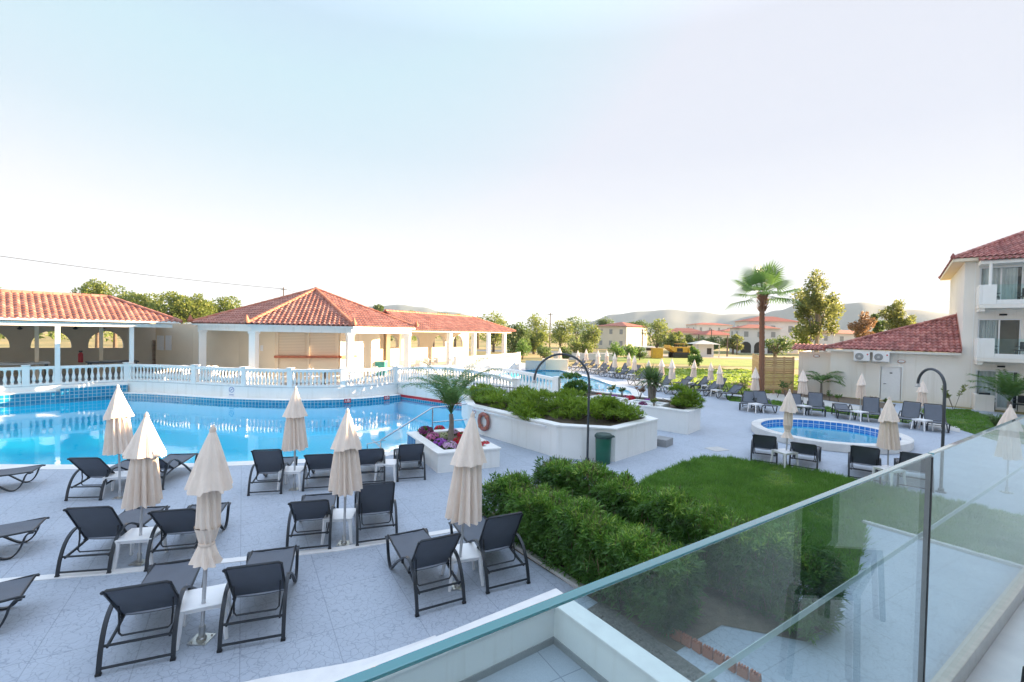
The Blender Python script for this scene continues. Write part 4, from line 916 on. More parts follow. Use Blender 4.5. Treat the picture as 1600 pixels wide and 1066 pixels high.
def make_parasol(seed, tied=False, h=2.42, base=True):
    r = thing('parasol', 'x', 'parasol')
    m = MB().tube([(0, 0, .01), (0, 0, h-.1)], .021, 10); m.build('pole', 'pole_grey', r, smooth=50)
    m = MB().box((0, 0, .006), (.2, .2, .012)); m.lathe([(.05, .012), (.05, .03), (.033, .04), (.033, .16)], n=10)
    for i in (-1, 1):
        for j in (-1, 1): m.lathe([(.012, .012), (.012, .026)], (i*.07, j*.07, 0), 6)
    m.build('base_plate', 'brushed_steel', r)
    if tied:
        m = MB(); folds(m, h-.35, 1.30, .10, .125, 9, seed, .35, .5, 8, 1.); folds(m, 1.30, 1.10, .125, .075, 9, seed, .35, .3, 4, 1.); folds(m, 1.10, .90, .075, .17, 9, seed, .35, .3, 5, 1.2)
        c = m.build('lower_canopy', 'canopy', r, smooth=60); MB().lathe([(.079, -.02), (.084, 0), (.079, .02)], (0, 0, 1.105), 14).build('strap', 'canopy', c)
    else:
        m = MB(); folds(m, h-.35, .97, .125, .275, 13, seed, .45, .25, 12, .8); m.build('lower_canopy', 'canopy', r, smooth=60)
    m = MB(); folds(m, h-.03, h-.68, .022, .275 if not tied else .25, 9, seed+5, .26, .12, 9, .95); m.build('top_canopy', 'canopy', r, smooth=60)
    MB().lathe([(.03, -.05), (.035, -.02), (.02, .02), (.004, .04)], (0, 0, h-.01), 10).build('finial', 'canopy', r, smooth=60)
    return r
PPOOL = {}
def parasol(tip, base, kind, label, group, z=0.):
    b = P(base[0], base[1], z); t = PY(tip[0], tip[1], b.y); d = t-b
    if kind not in PPOOL: o = make_parasol(kind*13+3, kind == 9); PPOOL[kind] = o
    else: o = dup(PPOOL[kind], (0, 0, 0))
    s = d.length/2.45; q = Vector((0, 0, 1)).rotation_difference(d.normalized()).to_euler()
    o.location = b+Vector((0, 0, .003)); o.rotation_euler = (q.x, q.y, 0); o.scale = (s*random.Random(tip[0]).uniform(.95, 1.06),)*2+(s,)
    o['label'] = label; o['group'] = group; return o
NG = 'folded parasols on the near paving'
parasol((333, 664), (315, 1000), 9, 'cream parasol tied in near its hem, in front of the marble strip', NG)
parasol((229, 644), (217.5, 880), 1, 'wide folded cream parasol, second from the left', NG)
parasol((739, 643), (715, 917), 2, 'folded cream parasol beside the oleander hedge, covering part of the flower planter', NG)
parasol((543, 638), (537.5, 850), 3, 'folded cream parasol in the middle above the lone white table', NG)
parasol((462, 604), (460, 765), 4, 'slim folded cream parasol at the pool edge left of the entry steps', NG)
parasol((184, 601), (187.5, 778), 5, 'folded cream parasol standing farthest left at the pool edge', NG)
KP = 'folded parasols round the children pool'
parasol((1234, 608), (1227.5, 727.5), 9, 'slim knotted cream parasol on the near side of the small pool', KP)
parasol((1389.5, 620), (1387, 752), 1, 'wide loosely folded cream parasol on the near side of the small pool', KP)
parasol((1254.6, 577.5), (1254.5, 640), 3, 'cream parasol across the small pool in front of the annex fence corner', KP)
parasol((1346.7, 583), (1343.5, 648), 2, 'cream parasol across the small pool in front of the annex wall units', KP)
parasol((1442, 594), (1439, 660), 4, 'cream parasol partly behind the arched lamp near the annex door', KP)
parasol((1180.6, 573.5), (1179, 634), 5, 'cream parasol left of the big palm trunk', KP)
parasol((1579, 632), (1573, 770), 4, 'cream parasol at the right picture edge above the balcony glass', KP)
FR = 'folded parasols in the far row'
far = [((874.6, 543), (875, 576), 1, 'far left end of the row'), ((903, 547), (903, 579), 2, 'second of the far row from its left end'), ((916, 545), (916, 575), 3, 'third of the far row, behind the arched lamp'), ((934.5, 547), (933.7, 583.6), 4, 'fourth of the far row, right of the arched lamp'), ((948, 547), (948, 581), 5, 'fifth of the far row'), ((960.5, 551), (960.7, 589), 1, 'sixth of the far row, in front of round bushes'), ((982.8, 551), (982, 585), 2, 'seventh of the far row, set back'), ((991.5, 555), (991, 593), 3, 'eighth of the far row, left of the spiky palm'), ((1013.8, 562), (1013, 603), 4, 'ninth of the far row, hidden behind the spiky palm'), ((1034, 560), (1033, 604), 5, 'tenth of the far row, right behind the spiky palm'), ((1050, 560), (1050, 613), 1, 'tall one in front of the yellow machine'), ((1085.5, 562), (1082, 607), 2, 'second from the far row right end, over the lawn'), ((1111, 566), (1109.7, 612), 4, 'slim one left of the garden path'), ((1124.6, 569.5), (1125.4, 620), 3, 'right end of the far row beside the garden path')]
tb = None
def side_table():
    r = thing('side_table', 'x', 'table'); MB().box((0, 0, .435), (.50, .50, .022)).build('tabletop', 'white_plastic', r, bevel=.012)
    m = MB()
    for s in (0, 1):
        for k in (-1, 1): m.box((k*.22, 0, .405) if s else (0, k*.22, .405), (.012, .44, .045) if s else (.44, .012, .045))
    m.build('apron', 'white_plastic', r)
    for i in (-1, 1):
        for j in (-1, 1): MB().tube([(i*.215, j*.215, .43), (i*.228, j*.228, .2), (i*.25, j*.25, 0)], [.036, .03, .024], 6).build('leg', 'white_plastic', r, smooth=50)
    return r
def table_at(p, rz, label, group):
    global tb
    if tb is None: tb = side_table(); o = tb
    else: o = dup(tb, (0, 0, 0))
    o.location = (p.x, p.y, .004); o.rotation_euler = (0, 0, rz); o['label'] = label; o['group'] = group
for px, py, rz, l in ((321, 933, .45, 'white plastic table between the two nearest loungers'), (221, 834, .25, 'white plastic table left of the tied in parasol, beyond the marble strip'), (532, 803, .12, 'white plastic table standing alone in the middle of the paving'), (723, 862, .35, 'white plastic table between the loungers beside the oleander hedge'), (458, 733, .1, 'white plastic table at the pool edge under the slim parasol'), (605, 722, .05, 'white plastic table by the pool entry steps'), (189, 741, .35, 'white plastic table at the pool edge under the farthest left parasol')):
    table_at(P(px, py, .44), rz, l, 'tables between the near loungers')
for px, py, l in ((1181, 631, 'small white table under the parasol left of the big palm'), (1256, 634, 'small white table under the parasol at the fence corner'), (1343, 643, 'small white table right of the flat lounger'), (1441, 656, 'small white table beside the second arched lamp'), (1226, 705, 'small white table behind the knotted parasol'), (1389, 732, 'small white table under the wide parasol, half behind the glass edge')):
    table_at(P(px, py, .44), .3, l, 'tables round the children pool')
azF = R(118); axF = Vector((-math.sin(azF), math.cos(azF), 0)); pf = Vector((axF.y, -axF.x, 0)); nF = 0
for k, (tip, base, kd, l) in enumerate(far):
    parasol(tip, base, kd, 'folded cream parasol, '+l, FR); b_ = P(base[0], base[1], 0)
    if k in (9,): continue
    for s in (-1, 1):
        a = azF+R(rng.uniform(-4, 4)); q = b_+pf*(.72*s)-axF*(.55+rng.uniform(-.1, .1)); lounger_at((q.x, q.y, .004), a, (33, 46, 40, 55)[(k+s) % 4], 'grey lounger on the %s side of the parasol at the %s' % ('near' if s < 0 else 'far', l) if False else 'grey lounger %s parasol, %s' % ('nearer than' if (pf*s).y < 0 else 'beyond', l), 'loungers in the far row'); nF += 1
    table_at(b_+axF*.35, azF, 'low white table under parasol, '+l, 'tables in the far row')

# ================================================================ planters, lamps, bin, ring, railings
def planter(label, poly, h, cop=.3, top='soil', wallm='white_paint', th=.18):
    poly = ccw(poly); c = Vector((poly[0][0], poly[0][1], 0)); r = thing('planter', label, 'planter', tuple(c)); q = [(x-c.x, y-c.y) for x, y in poly]
    m = MB(); ring(m, q, inset(q, th), 0, h-.06); m.build('wall', wallm, r)
    m = MB(); ring(m, inset(q, -.03), inset(q, cop), h-.06, h); m.build('coping', 'white_paint', r, bevel=.012)
    MB().sheet(inset(q, th+.005), h-.12).build('soil', top, r); return r, c
jp = [(-1.63, 17.7), (1.41, 14.1), (3.12, 13.75), (4.9, 15.5), (4.2, 17.4), (1.4, 19.6), (.1, 20.3), (-1.6, 21.6), (-2.2, 20.9)]
planter('long white walled bed full of juniper with the life ring on its wall', jp, 1.0)
p2 = [(2.05, 22.0), (6.75, 17.7), (7.65, 18.75), (7.75, 20.6), (3.4, 24.2)]
planter('white walled bed with round bushes and a spiky palm behind the juniper bed', p2, .9)
fp = [(-1.9, 12.3), (-.28, 13.0), (-1.62, 15.5), (-3.25, 14.75)]
fpl, fc = planter('small white flower planter with a feathery palm at the pool steps', fp, .55, .26)
a, b_ = Vector((-3.25, 14.75, 0)), Vector((-1.9, 12.3, 0)); d = (b_-a); n_ = Vector((d.y, -d.x, 0)).normalized(); n_ = n_ if n_.x < 0 else -n_
m = MB().wall([a-fc+n_*.006, a+d*.30-fc+n_*.006], .0, .48, flip=n_.dot(Vector((d.y, -d.x, 0))) < 0); m.build('tile_face', 'navy_tile', fpl)
m = MB().wall([Vector((-3.26, 14.76, 0))-fc, Vector((-1.6, 15.52, 0))-fc], -.1, .48); m.build('tile_face', 'navy_tile', fpl)
# spa basins set in the second bed
for k, (x, y) in enumerate(((4.35, 20.65), (5.75, 19.45))):
    r = thing('spa_basin', ('small white framed basin in the far bed, left one', 'small white framed basin in the far bed, right one')[k], 'basin', (x, y, 0), R(-42), 'basins in the far bed')
    q = [(-.75, -.38), (.75, -.38), (.75, .38), (-.75, .38)]; m = MB(); ring(m, q, inset(q, .14), .6, .98); m.build('rim', 'white_paint', r, bevel=.015); MB().sheet(inset(q, .138), .9).build('water_surface', 'steam_blue', r)
# concrete step block behind the bed
MB().box((5.25, 16.0, .12), (.5, .6, .24), R(-40)).build('step_block', 'grey_panel'); tag(bpy.data.objects['step_block'], 'grey concrete step against the far bed wall', 'step')

def arch_lamp(label, base, end, top_z):
    base, end = Vector(base), Vector(end); d = end-base; d.z = 0; D = d.length; d.normalize(); zs = top_z-D/2
    r = thing('arched_lamp', label, 'lamp post', tuple(base), 0, 'arched lamp posts'); pts = [Vector((0, 0, .0)), Vector((0, 0, zs*.5)), Vector((0, 0, zs))]
    for i in range(1, 17):
        a = math.pi*i/16; pts.append(d*(D/2)*(1-math.cos(a))+Vector((0, 0, zs+D/2*math.sin(a))))
    MB().tube(pts, .034, 10).build('pole', 'dark_metal', r, smooth=50); MB().lathe([(.11, 0), (.11, .015), (.06, .03), (.06, .1)], n=12).build('base_flange', 'dark_metal', r)
    MB().lathe([(.05, -.07), (.06, -.05), (.05, .02)], tuple(pts[-1]), 10).build('lamp_head', 'pole_grey', r)
b_ = P(917.6, 721, 0); e = PY(835, 586, b_.y+.1); arch_lamp('tall arched lamp post beside the green bin, bending over the juniper bed', b_, e, PY(876, 553.5, b_.y).z)
b_ = P(1470, 769, 0); t_ = HP(1434, 603, Vector((b_.x, b_.y+.9, 0)), (0.25, 1)); arch_lamp('tall arched lamp post by the small pool, its foot seen through the glass', b_, (t_.x, t_.y, 0), PY(1456, 577, b_.y+.4).z)
q = P(942, 723.5, 0); r = thing('litter_bin', 'dark green litter bin with domed lid against the juniper bed', 'bin', (q.x, q.y-.0, 0))
MB().lathe([(.20, .0), (.215, .02), (.235, .74), (.23, .76)], n=20).build('body', 'bin_green', r, smooth=50)
m = MB().lathe([(.25, .75), (.262, .77), (.262, .81), (.22, .86), (.08, .88)], n=20); m.box((.22, -.03, .80), (.16, .22, .03)); m.build('lid', 'bin_lid', r, smooth=40)
# life ring and sign on the juniper bed wall
wa, wb = Vector((-1.63, 17.7, 0)), Vector((1.41, 14.1, 0)); wd = (wb-wa).normalized(); wn = Vector((wd.y, -wd.x, 0)); wn = wn if wn.y < 0 else -wn
q = HP(755.5, 659, wa+wn*.08, wn); r = thing('life_ring', 'faded red life ring hanging on the white bed wall', 'life ring', tuple(q)); m = MB(); RR, rr = .27, .075; ns, nk = 32, 10
vs = [wd*(math.cos(2*math.pi*i/ns)*(RR+rr*math.cos(2*math.pi*k/nk)))+Vector((0, 0, math.sin(2*math.pi*i/ns)*(RR+rr*math.cos(2*math.pi*k/nk))))+wn*(.7*rr*math.sin(2*math.pi*k/nk)) for i in range(ns) for k in range(nk)]
m.add(vs, [(i*nk+k, i*nk+(k+1) % nk, ((i+1) % ns)*nk+(k+1) % nk, ((i+1) % ns)*nk+k) for i in range(ns) for k in range(nk)]); m.build('ring', 'life_ring', r, smooth=60)
m = MB()
for a in (45, 135, 225, 315):
    a = R(a); c = wd*math.cos(a)*RR+Vector((0, 0, math.sin(a)*RR)); tdir = wd*-math.sin(a)+Vector((0, 0, math.cos(a))); rad = wd*math.cos(a)+Vector((0, 0, math.sin(a)))
    m.tube([c+tdir*-.03, c+tdir*.03], rr*1.04, 10, True, .5)
m.build('band', 'terracotta', r, smooth=60); m = MB().tube([Vector((0, 0, RR+.05))+wn*.02, Vector((0, 0, RR+.17))-wn*.07], .012, 6); m.build('hook', 'dark_metal', r)
m = MB().obox(wa+wn*.035+wd*.2+Vector((0, 0, .86)), wd*4.1, wn*.05, Vector((0, 0, .05))); tag(m.build('cable_trunking', 'white_plastic'), 'thin white conduit under the coping of the juniper bed wall', 'conduit')
def round_sign(label, o, d, n, s, red=False):
    r = thing('warning_sign', label, 'sign', tuple(o)); d = d.normalized(); n = n.normalized(); Zv = Vector((0, 0, 1))
    MB().obox(-d*s*.5+n*.004, d*s, n*.008, Zv*s*1.5).build('board', 'white_plastic', r)
    c = Zv*s*1.0; m = MB(); k = 20; ra, rb = s*.40, s*.32
    vs = [c+d*(q*math.cos(2*math.pi*i/k))+Zv*(q*math.sin(2*math.pi*i/k))+n*.015 for q in (ra, rb) for i in range(k)]; m.add(vs, [(i, (i+1) % k, k+(i+1) % k, k+i) for i in range(k)])
    e = (d+Zv).normalized(); f = (d-Zv).normalized(); m.add([c+e*rb+f*s*.03+n*.015, c-e*rb+f*s*.03+n*.015, c-e*rb-f*s*.03+n*.015, c+e*rb-f*s*.03+n*.015], [(0, 1, 2, 3)]); m.build('prohibition_ring', 'red_print' if red else 'blue_print', r)
    m = MB(); m.obox(c-d*s*.12-Zv*s*.1+n*.0125, d*s*.05, n*.001, Zv*s*.22); m.obox(c-d*s*.05+n*.0125, d*s*.2, n*.001, Zv*s*.05); m.build('diver_mark', 'blue_print', r)
    m = MB()
    for i in range(5): m.obox(-d*s*.36+d*s*.15*i+Zv*s*.2+n*.0125, d*s*.10, n*.001, Zv*s*.14)
    m.build('lettering', 'blue_print', r)
q = HP(741, 655, wa, wn); round_sign('white sign with a red crossed circle on the bed wall beside the life ring', q, wd, wn, .30, True)
i = 13; tw = TC[i+1]-TC[i]; 
for i in range(len(TC)-1):
    pxm = 800+FPX*((TC[i]+TC[i+1])/2).x/((TC[i]+TC[i+1])/2).y
    if pxm > 362: break
tw = (TC[i+1]-TC[i]).normalized(); tn = Vector((tw.y, -tw.x, 0)); q = HP(362, 620, TC[i], tn); round_sign('white no diving sign with a blue crossed circle on the curved terrace wall', q, tw, tn, .36)
# depth marks at the pool edge: red plates with white figures
for px, lab in ((543, 'small red depth plate on the pool tiles, left one'), (604, 'small red depth plate on the pool tiles, right one')):
    best = min(range(len(TCo)-1), key=lambda i: abs(800+FPX*TCo[i].x/TCo[i].y-px)); tw = (TCo[best+1]-TCo[best]).normalized(); tn = Vector((tw.y, -tw.x, 0)); q = HP(px, 631, TCo[best]+tn*.02, tn)
    r = thing('depth_plate', lab, 'sign', (q.x, q.y, -.03), 0, 'depth plates on the pool edge'); MB().obox(-tw*.17, tw*.34, tn*.012, Vector((0, 0, .20))).build('plate', 'red_print', r)
    m = MB()
    for x, w, z, h in ((-.11, .03, .05, .12), (-.055, .02, .05, .025), (-.01, .025, .05, .12), (.015, .06, .05, .025), (.015, .06, .1, .025), (.015, .06, .145, .025), (.1, .02, .05, .09)): m.obox(tw*x+tn*.0125+Vector((0, 0, z)), tw*w, tn*.002, Vector((0, 0, h)))
    m.build('figures', 'white_plastic', r)
# stainless handrail of the entry steps
r = thing('handrail', 'stainless steel handrail at the pool entry steps', 'handrail', (-3.2, 16.2, 0)); o = Vector((-3.2, 16.2, 0))
Yh = 16.2; pA, pB, pC, pD = PY(595, 688, 15.0), PY(676, 637, 16.2), PY(730, 631, 16.6), PY(676, 690, 16.2)
MB().tube([pA-Vector((.0, 0, .3))-o, pA-o, pB-Vector((.06, .05, .03))-o, pB-o, pB+Vector((.08, .03, .0))-o, pC-o], .026, 10).build('top_rail', 'steel', r, smooth=60)
m = MB().tube([pB-o, Vector((pB.x, pB.y, -.2))-o], .026, 10); m.tube([PY(676, 660, 16.2)-o, PY(730, 655.5, 16.6)-o], .022, 10); m.build('post', 'steel', r, smooth=60)
r = thing('handrail', 'low stainless grab bar standing in the water by the entry steps', 'handrail', (-4.1, 14.4, 0)); o = Vector((-4.1, 14.4, 0)); a1, a2 = PY(574, 694, 14.6), PY(602, 688, 15.0)
MB().tube([a1-o, Vector((a1.x, a1.y, -.6))-o], .018, 8).build('post', 'steel', r); MB().tube([a1-o, a2-o], .018, 8).build('bar', 'steel', r)

# ---- marble strip and kerb on the paving
sp = [P(x, y, 0) for x, y in ((-260, 940), (0, 909), (180, 894), (320, 880.5), (450, 867), (530, 858.5), (630, 842), (692, 832), (782, 817))]; w = .075
m = MB().prism([q+Vector((0, 0, 0)) for q in off(sp, -w)]+off(sp, w)[::-1], -.01, .014); tag(m.build('marble_strip', 'marble'), kind='structure')
kb = [P(x, y, 0) for x, y in ((735, 786), (806, 859), (858, 893), (905, 924))]; m = MB().prism(kb+off(kb, -.12)[::-1], -.02, .06); tag(m.build('hedge_kerb', 'path_stone', bevel=.01), kind='structure')
kb = [P(x, y, 0) for x, y in ((1366, 819), (1437, 840), (1509, 861), (1640, 905))]; lk = [Vector((7.36, 9.6, 0)), Vector((8.2, 8.43, 0)), Vector((9.7, 6.3, 0))]; m = MB().prism(lk+off(lk, .10)[::-1], -.02, .05); tag(m.build('lawn_kerb', 'path_stone'), kind='structure')
cs = catmull([P(x, y, 0) for x, y in ((200, 1120), (300, 1088), (420, 1060), (545, 1038), (610, 1020), (680, 995))], 3); m = MB().prism(cs+off(cs, .28)[::-1], -.01, .02); tag(m.build('marble_strip', 'marble'), kind='structure')
q = P(1120, 702, 0); tag(MB().box((q.x, q.y, .006), (.6, .5, .008), .4).build('drain_cover', 'path_stone'), kind='structure')

# ================================================================ patio wall and balcony
pw = thing('patio_wall', 'low white patio wall with marble coping below the balcony', 'wall', tuple(W0)); S = lambda v: v-W0
th = .20; wi = [W0+WV*7, W0, W0+WU*5]; wo = [W0+WV*7-WU*th, W0-WU*th-WV*th, W0+WU*5-WV*th]
m = MB().prism([S(p) for p in wi+wo[::-1]], 0, .47); m.build('body', 'white_paint', pw)
e = .03; wi = [W0+WV*7+WU*e, W0+WV*e+WU*e, W0+WU*5+WV*e]; wo = [W0+WV*7-WU*(th+e), W0-(WU+WV)*(th+e), W0+WU*5-WV*(th+e)]
m = MB().prism([S(p) for p in wi+wo[::-1]], .47, .51); m.build('coping', 'marble', pw, bevel=.008)
m = MB().obox(S(W0+WV*.001+WU*.001), WV*7, WU*.012, Vector((0, 0, .09))); m.obox(S(W0+WU*.014+WV*.001), WU*5, WV*.012, Vector((0, 0, .09))); m.build('skirting', 'grey_panel', pw)
for k in range(9):
    q = P(1042, 992, 0).lerp(P(1180, 1068, 0), k/8.); r = thing('edging_tile', 'ridged terracotta edging tile along the gravel strip, %s from the hedge' % ORD[k], 'edging tile', (q.x, q.y, 0), R(-50)+rng.uniform(-.15, .15), 'terracotta edging tiles')
    m = MB().box((0, 0, .05), (.115, .05, .10))
    for j in range(4): m.box((-.045+.03*j, 0, .11), (.017, .05, .04))
    m.build('tile', 'terracotta', r, bevel=.004)
GP = P(1430, 720, 3.28); zb = HP(1600, 899, GP, U2).z; ZF = zb-.10
def gs(px, py): q = HP(px, py, GP, U2); return (q-GP).dot(V2), q.z
sj = gs(1453, 712)[0]; zt = 3.28
bl = thing('balcony', 'pale stone balcony floor at the bottom right, inside the glass', 'balcony', (GP.x, GP.y, ZF)); o = Vector((GP.x, GP.y, ZF))
MB().obox(V2*-6+Vector((0, 0, -.18)), V2*16, U2*2.9, Vector((0, 0, .18))).build('floor', 'marble', bl)
gl = thing('glass_railing', 'frameless glass balcony railing in the foreground with polished edges', 'railing', (GP.x, GP.y, ZF))
def gpanel(s0, s1):
    pn = MB().obox(V2*s0+Vector((0, 0, .02))-U2*.009, V2*(s1-s0), U2*.018, Vector((0, 0, zt-ZF-.02))).build('glass_panel', 'balustrade_glass', gl)
    m = MB().obox(V2*s0-U2*.0115+Vector((0, 0, zt-ZF+.0005)), V2*(s1-s0), U2*.023, Vector((0, 0, .007))); m.build('top_edge', 'glass_edge', pn, bevel=.002)
    h = gs(1360, 895)[1]-ZF
    MB().obox(V2*s0-U2*.0135+Vector((0, 0, h-.011)), V2*(s1-s0), U2*.003, Vector((0, 0, .022))).build('frosted_band', 'frosted_band', pn)
gpanel(-5.9, sj-.012); gpanel(sj+.012, 9.5)
MB().obox(V2*(sj-.008)-U2*.011+Vector((0, 0, .02)), V2*.016, U2*.022, Vector((0, 0, zt-ZF-.03))).build('joint_seal', 'black_paint', gl)
MB().obox(V2*-6-U2*.03+Vector((0, 0, .001)), V2*16, U2*.062, Vector((0, 0, .10))).build('base_channel', 'brushed_steel', gl, bevel=.004)
# the hotel front behind the balcony
hf = thing('hotel_building', 'white hotel front behind the balcony, seen only as a reflection in the glass', 'building', (GP.x, GP.y, ZF))
m = MB(); panel(m, U2*2.6, V2, -U2, [(-14, -2.2), (34, -2.2), (34, 7.2), (-14, 7.2)], [[(-3.2, .03), (4.6, .03), (4.6, 2.3), (-3.2, 2.3)]], .25); m.obox(V2*-14+U2*2.86+Vector((0, 0, 2.5)), V2*48, U2*7, Vector((0, 0, 4.7))); m.obox(V2*-14+U2*2.86+Vector((0, 0, -2.2)), V2*10, U2*7, Vector((0, 0, 4.69))); m.obox(V2*5.5+U2*2.86+Vector((0, 0, -2.2)), V2*28.5, U2*7, Vector((0, 0, 4.69))); m.build('wall', 'white_wall', hf)
MB().obox(V2*-4+U2*.75+Vector((0, 0, 2.75)), V2*10, U2*1.84, Vector((0, 0, .2))).build('canopy_slab', 'white_wall', hf)
m = MB()
for s in (-3.2, -1.3, .6, 2.5, 4.53): m.obox(V2*s+U2*2.62+Vector((0, 0, .03)), V2*.07, U2*.08, Vector((0, 0, 2.27)))
m.build('door_frame', 'white_plastic', hf); MB().obox(V2*-3.1+U2*2.66+Vector((0, 0, .03)), V2*7.6, U2*.01, Vector((0, 0, 2.27))).build('door_glass', 'window_glass', hf); MB().obox(V2*-4+U2*2.85+Vector((0, 0, .0)), V2*9.5, U2*.05, Vector((0, 0, 2.6))).build('curtain', 'curtain', hf)  # curtain: pale panel added behind the door to brighten the railing's reflection
# a dark garden chair on the balcony whose mirror image shows in the glass
def mirror(px, py, z=0.):
    q = P(px, py, ZF+z); k = (q-GP).dot(U2); q = q-U2*2*k; return q
ft = [mirror(1332, 1066), mirror(1374, 968), mirror(1226, 1058)]; print('feet', [tuple(round(c, 2) for c in f) for f in ft], 'ZF', ZF)
# a dark garden chair on the balcony whose mirror image shows in the glass
c_ = (ft[0]+ft[1])/2; r = thing('patio_chair', 'black legged chair standing on the balcony, mirrored in the glass', 'chair', tuple(c_)); S = lambda v: v-c_
f4 = ft[1]+(ft[2]-ft[0])
fts = [ft[0], ft[1], f4, ft[2]]; cen = sum(fts, Vector())/4
for q in fts: MB().tube([S(q), S(q+(cen-q)*.12+Vector((0, 0, .43)))], .016, 8).build('leg', 'black_paint', r, smooth=50)
m = MB().prism([S(q+(cen-q)*.05) for q in fts], .42, .46); m.build('seat', 'frame_metal', r, bevel=.01)
a, b_ = S(fts[2]), S(fts[3]); m = MB().obox(a*.92+Vector((0, 0, .5)), (b_-a)*.9, (b_-a).cross(Vector((0, 0, 1))).normalized()*.03, Vector((0, 0, .42))); m.build('backrest', 'black_paint', r, bevel=.01)

# ================================================================ hedges, shrubs, flowers
K0 = Vector((.07, 8.1, 0)); HS = Vector((.605, -.796, 0)); HPp = Vector((.796, .605, 0))
def hedge(label, s0, s1, p0, p1, h, n, seed, ends):
    r = random.Random(seed); o = K0+HS*s0+HPp*p0; t = thing('oleander_hedge', label, 'hedge', tuple(o)); m = MB(); tw = MB()
    ph = [r.uniform(0, 6.28) for _ in range(6)]
    def top(s, p): return h*(.94+.05*math.sin(s*3.1+ph[0])+.05*math.sin(s*6.7+p*4+ph[1])+.04*math.sin(s*11+ph[2]))
    L = s1-s0; W = p1-p0; i = 0
    while i < n:
        s = r.uniform(-.05, L+.05); p = r.uniform(0, W); tz = top(s, p); e = min(s, L-s, .45)
        if e < .45: tz *= .80+.2*max(0, e)/.45
        q = r.random()
        if q < .42: z = tz*r.uniform(.9, 1.04); dr = Vector((r.gauss(0, .45), r.gauss(0, .45), 1))
        elif q < .86:
            side = r.random(); z = r.uniform(.04, 1.)**.8*tz; bul = .10*math.sin(z/h*3)+.05*math.sin(s*5+z*6+ph[3])
            if side < .42: p = -.04-bul+r.uniform(0, .12); dv = -HPp
            elif side < .78: p = W+.04+bul-r.uniform(0, .12); dv = HPp
            elif side < .9: s = L+bul-r.uniform(0, .15); dv = HS
            else: s = -bul+r.uniform(0, .15); dv = -HS
            dr = dv*.8+Vector((r.gauss(0, .3), r.gauss(0, .3), .75))
        else: z = r.uniform(.1, .9)*tz; dr = Vector((r.gauss(0, .5), r.gauss(0, .5), .8))
        dr.normalize(); c = HS*s+HPp*p+Vector((0, 0, max(.03, z))); i += 1
        k = r.randint(5, 8); rv = r.random(); x = dr.cross(Vector((.3, .2, .9))).normalized(); y = dr.cross(x)
        a0 = r.uniform(0, 6.28); young = q < .42 and r.random() < .6
        if q < .5 and r.random() < .10:
            for _ in range(3): e_ = c+Vector((r.gauss(0, .05), r.gauss(0, .05), r.uniform(.06, .15))); tw.tube([c-Vector((0, 0, .12)), e_], .0035, 3, False)
            continue
        for j in range(k):
            a = a0+j*2.4; op = r.uniform(.45, 1.15); ll = r.uniform(.11, .175)*(1.12 if q < .42 else .9); wd_ = r.uniform(.018, .028)
            d = (dr*math.cos(op)+(x*math.cos(a)+y*math.sin(a))*math.sin(op)).normalized(); sd = d.cross(dr).normalized(); st = c-dr*r.uniform(0, .08)
            t1 = st+d*ll*.5; t2 = st+d*ll-Vector((0, 0, ll*.16)); nn = sd.cross(d)*.004
            cv = min(1, max(0, (.70+.32*rv if young else (.25+.4*rv if q < .42 else .42*rv*max(.25, z/h)))+r.uniform(-.12, .12)))  # leaf tone: pale young tips, plus painted top light and side shade
            m.add([st, t1+sd*wd_*.5+nn, t2, t1-sd*wd_*.5+nn], [(0, 1, 2, 3)], cv)
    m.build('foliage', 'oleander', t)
    for _ in range(int(L*26)):
        c = HS*r.uniform(.1, L-.1)+HPp*r.uniform(.1, W-.1); tw.tube([c, c+Vector((r.gauss(0, .1), r.gauss(0, .1), h*r.uniform(.5, .95)))], .007, 4, False)
    tag(tw.build('twigs', 'dry_twig', t), kind='stuff')
    core = MB(); q0 = HS*.35+HPp*.22; core.obox(q0+Vector((0, 0, .0)), HS*(L-.7), HPp*(W-.44), Vector((0, 0, h*.68))); core.build('inner_branches', 'oleander', t)
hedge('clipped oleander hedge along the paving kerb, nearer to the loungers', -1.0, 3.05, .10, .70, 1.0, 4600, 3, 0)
hedge('clipped oleander hedge on the lawn side, farther from the loungers', -1.2, 4.15, 1.55, 2.22, 1.08, 5600, 5, 0)

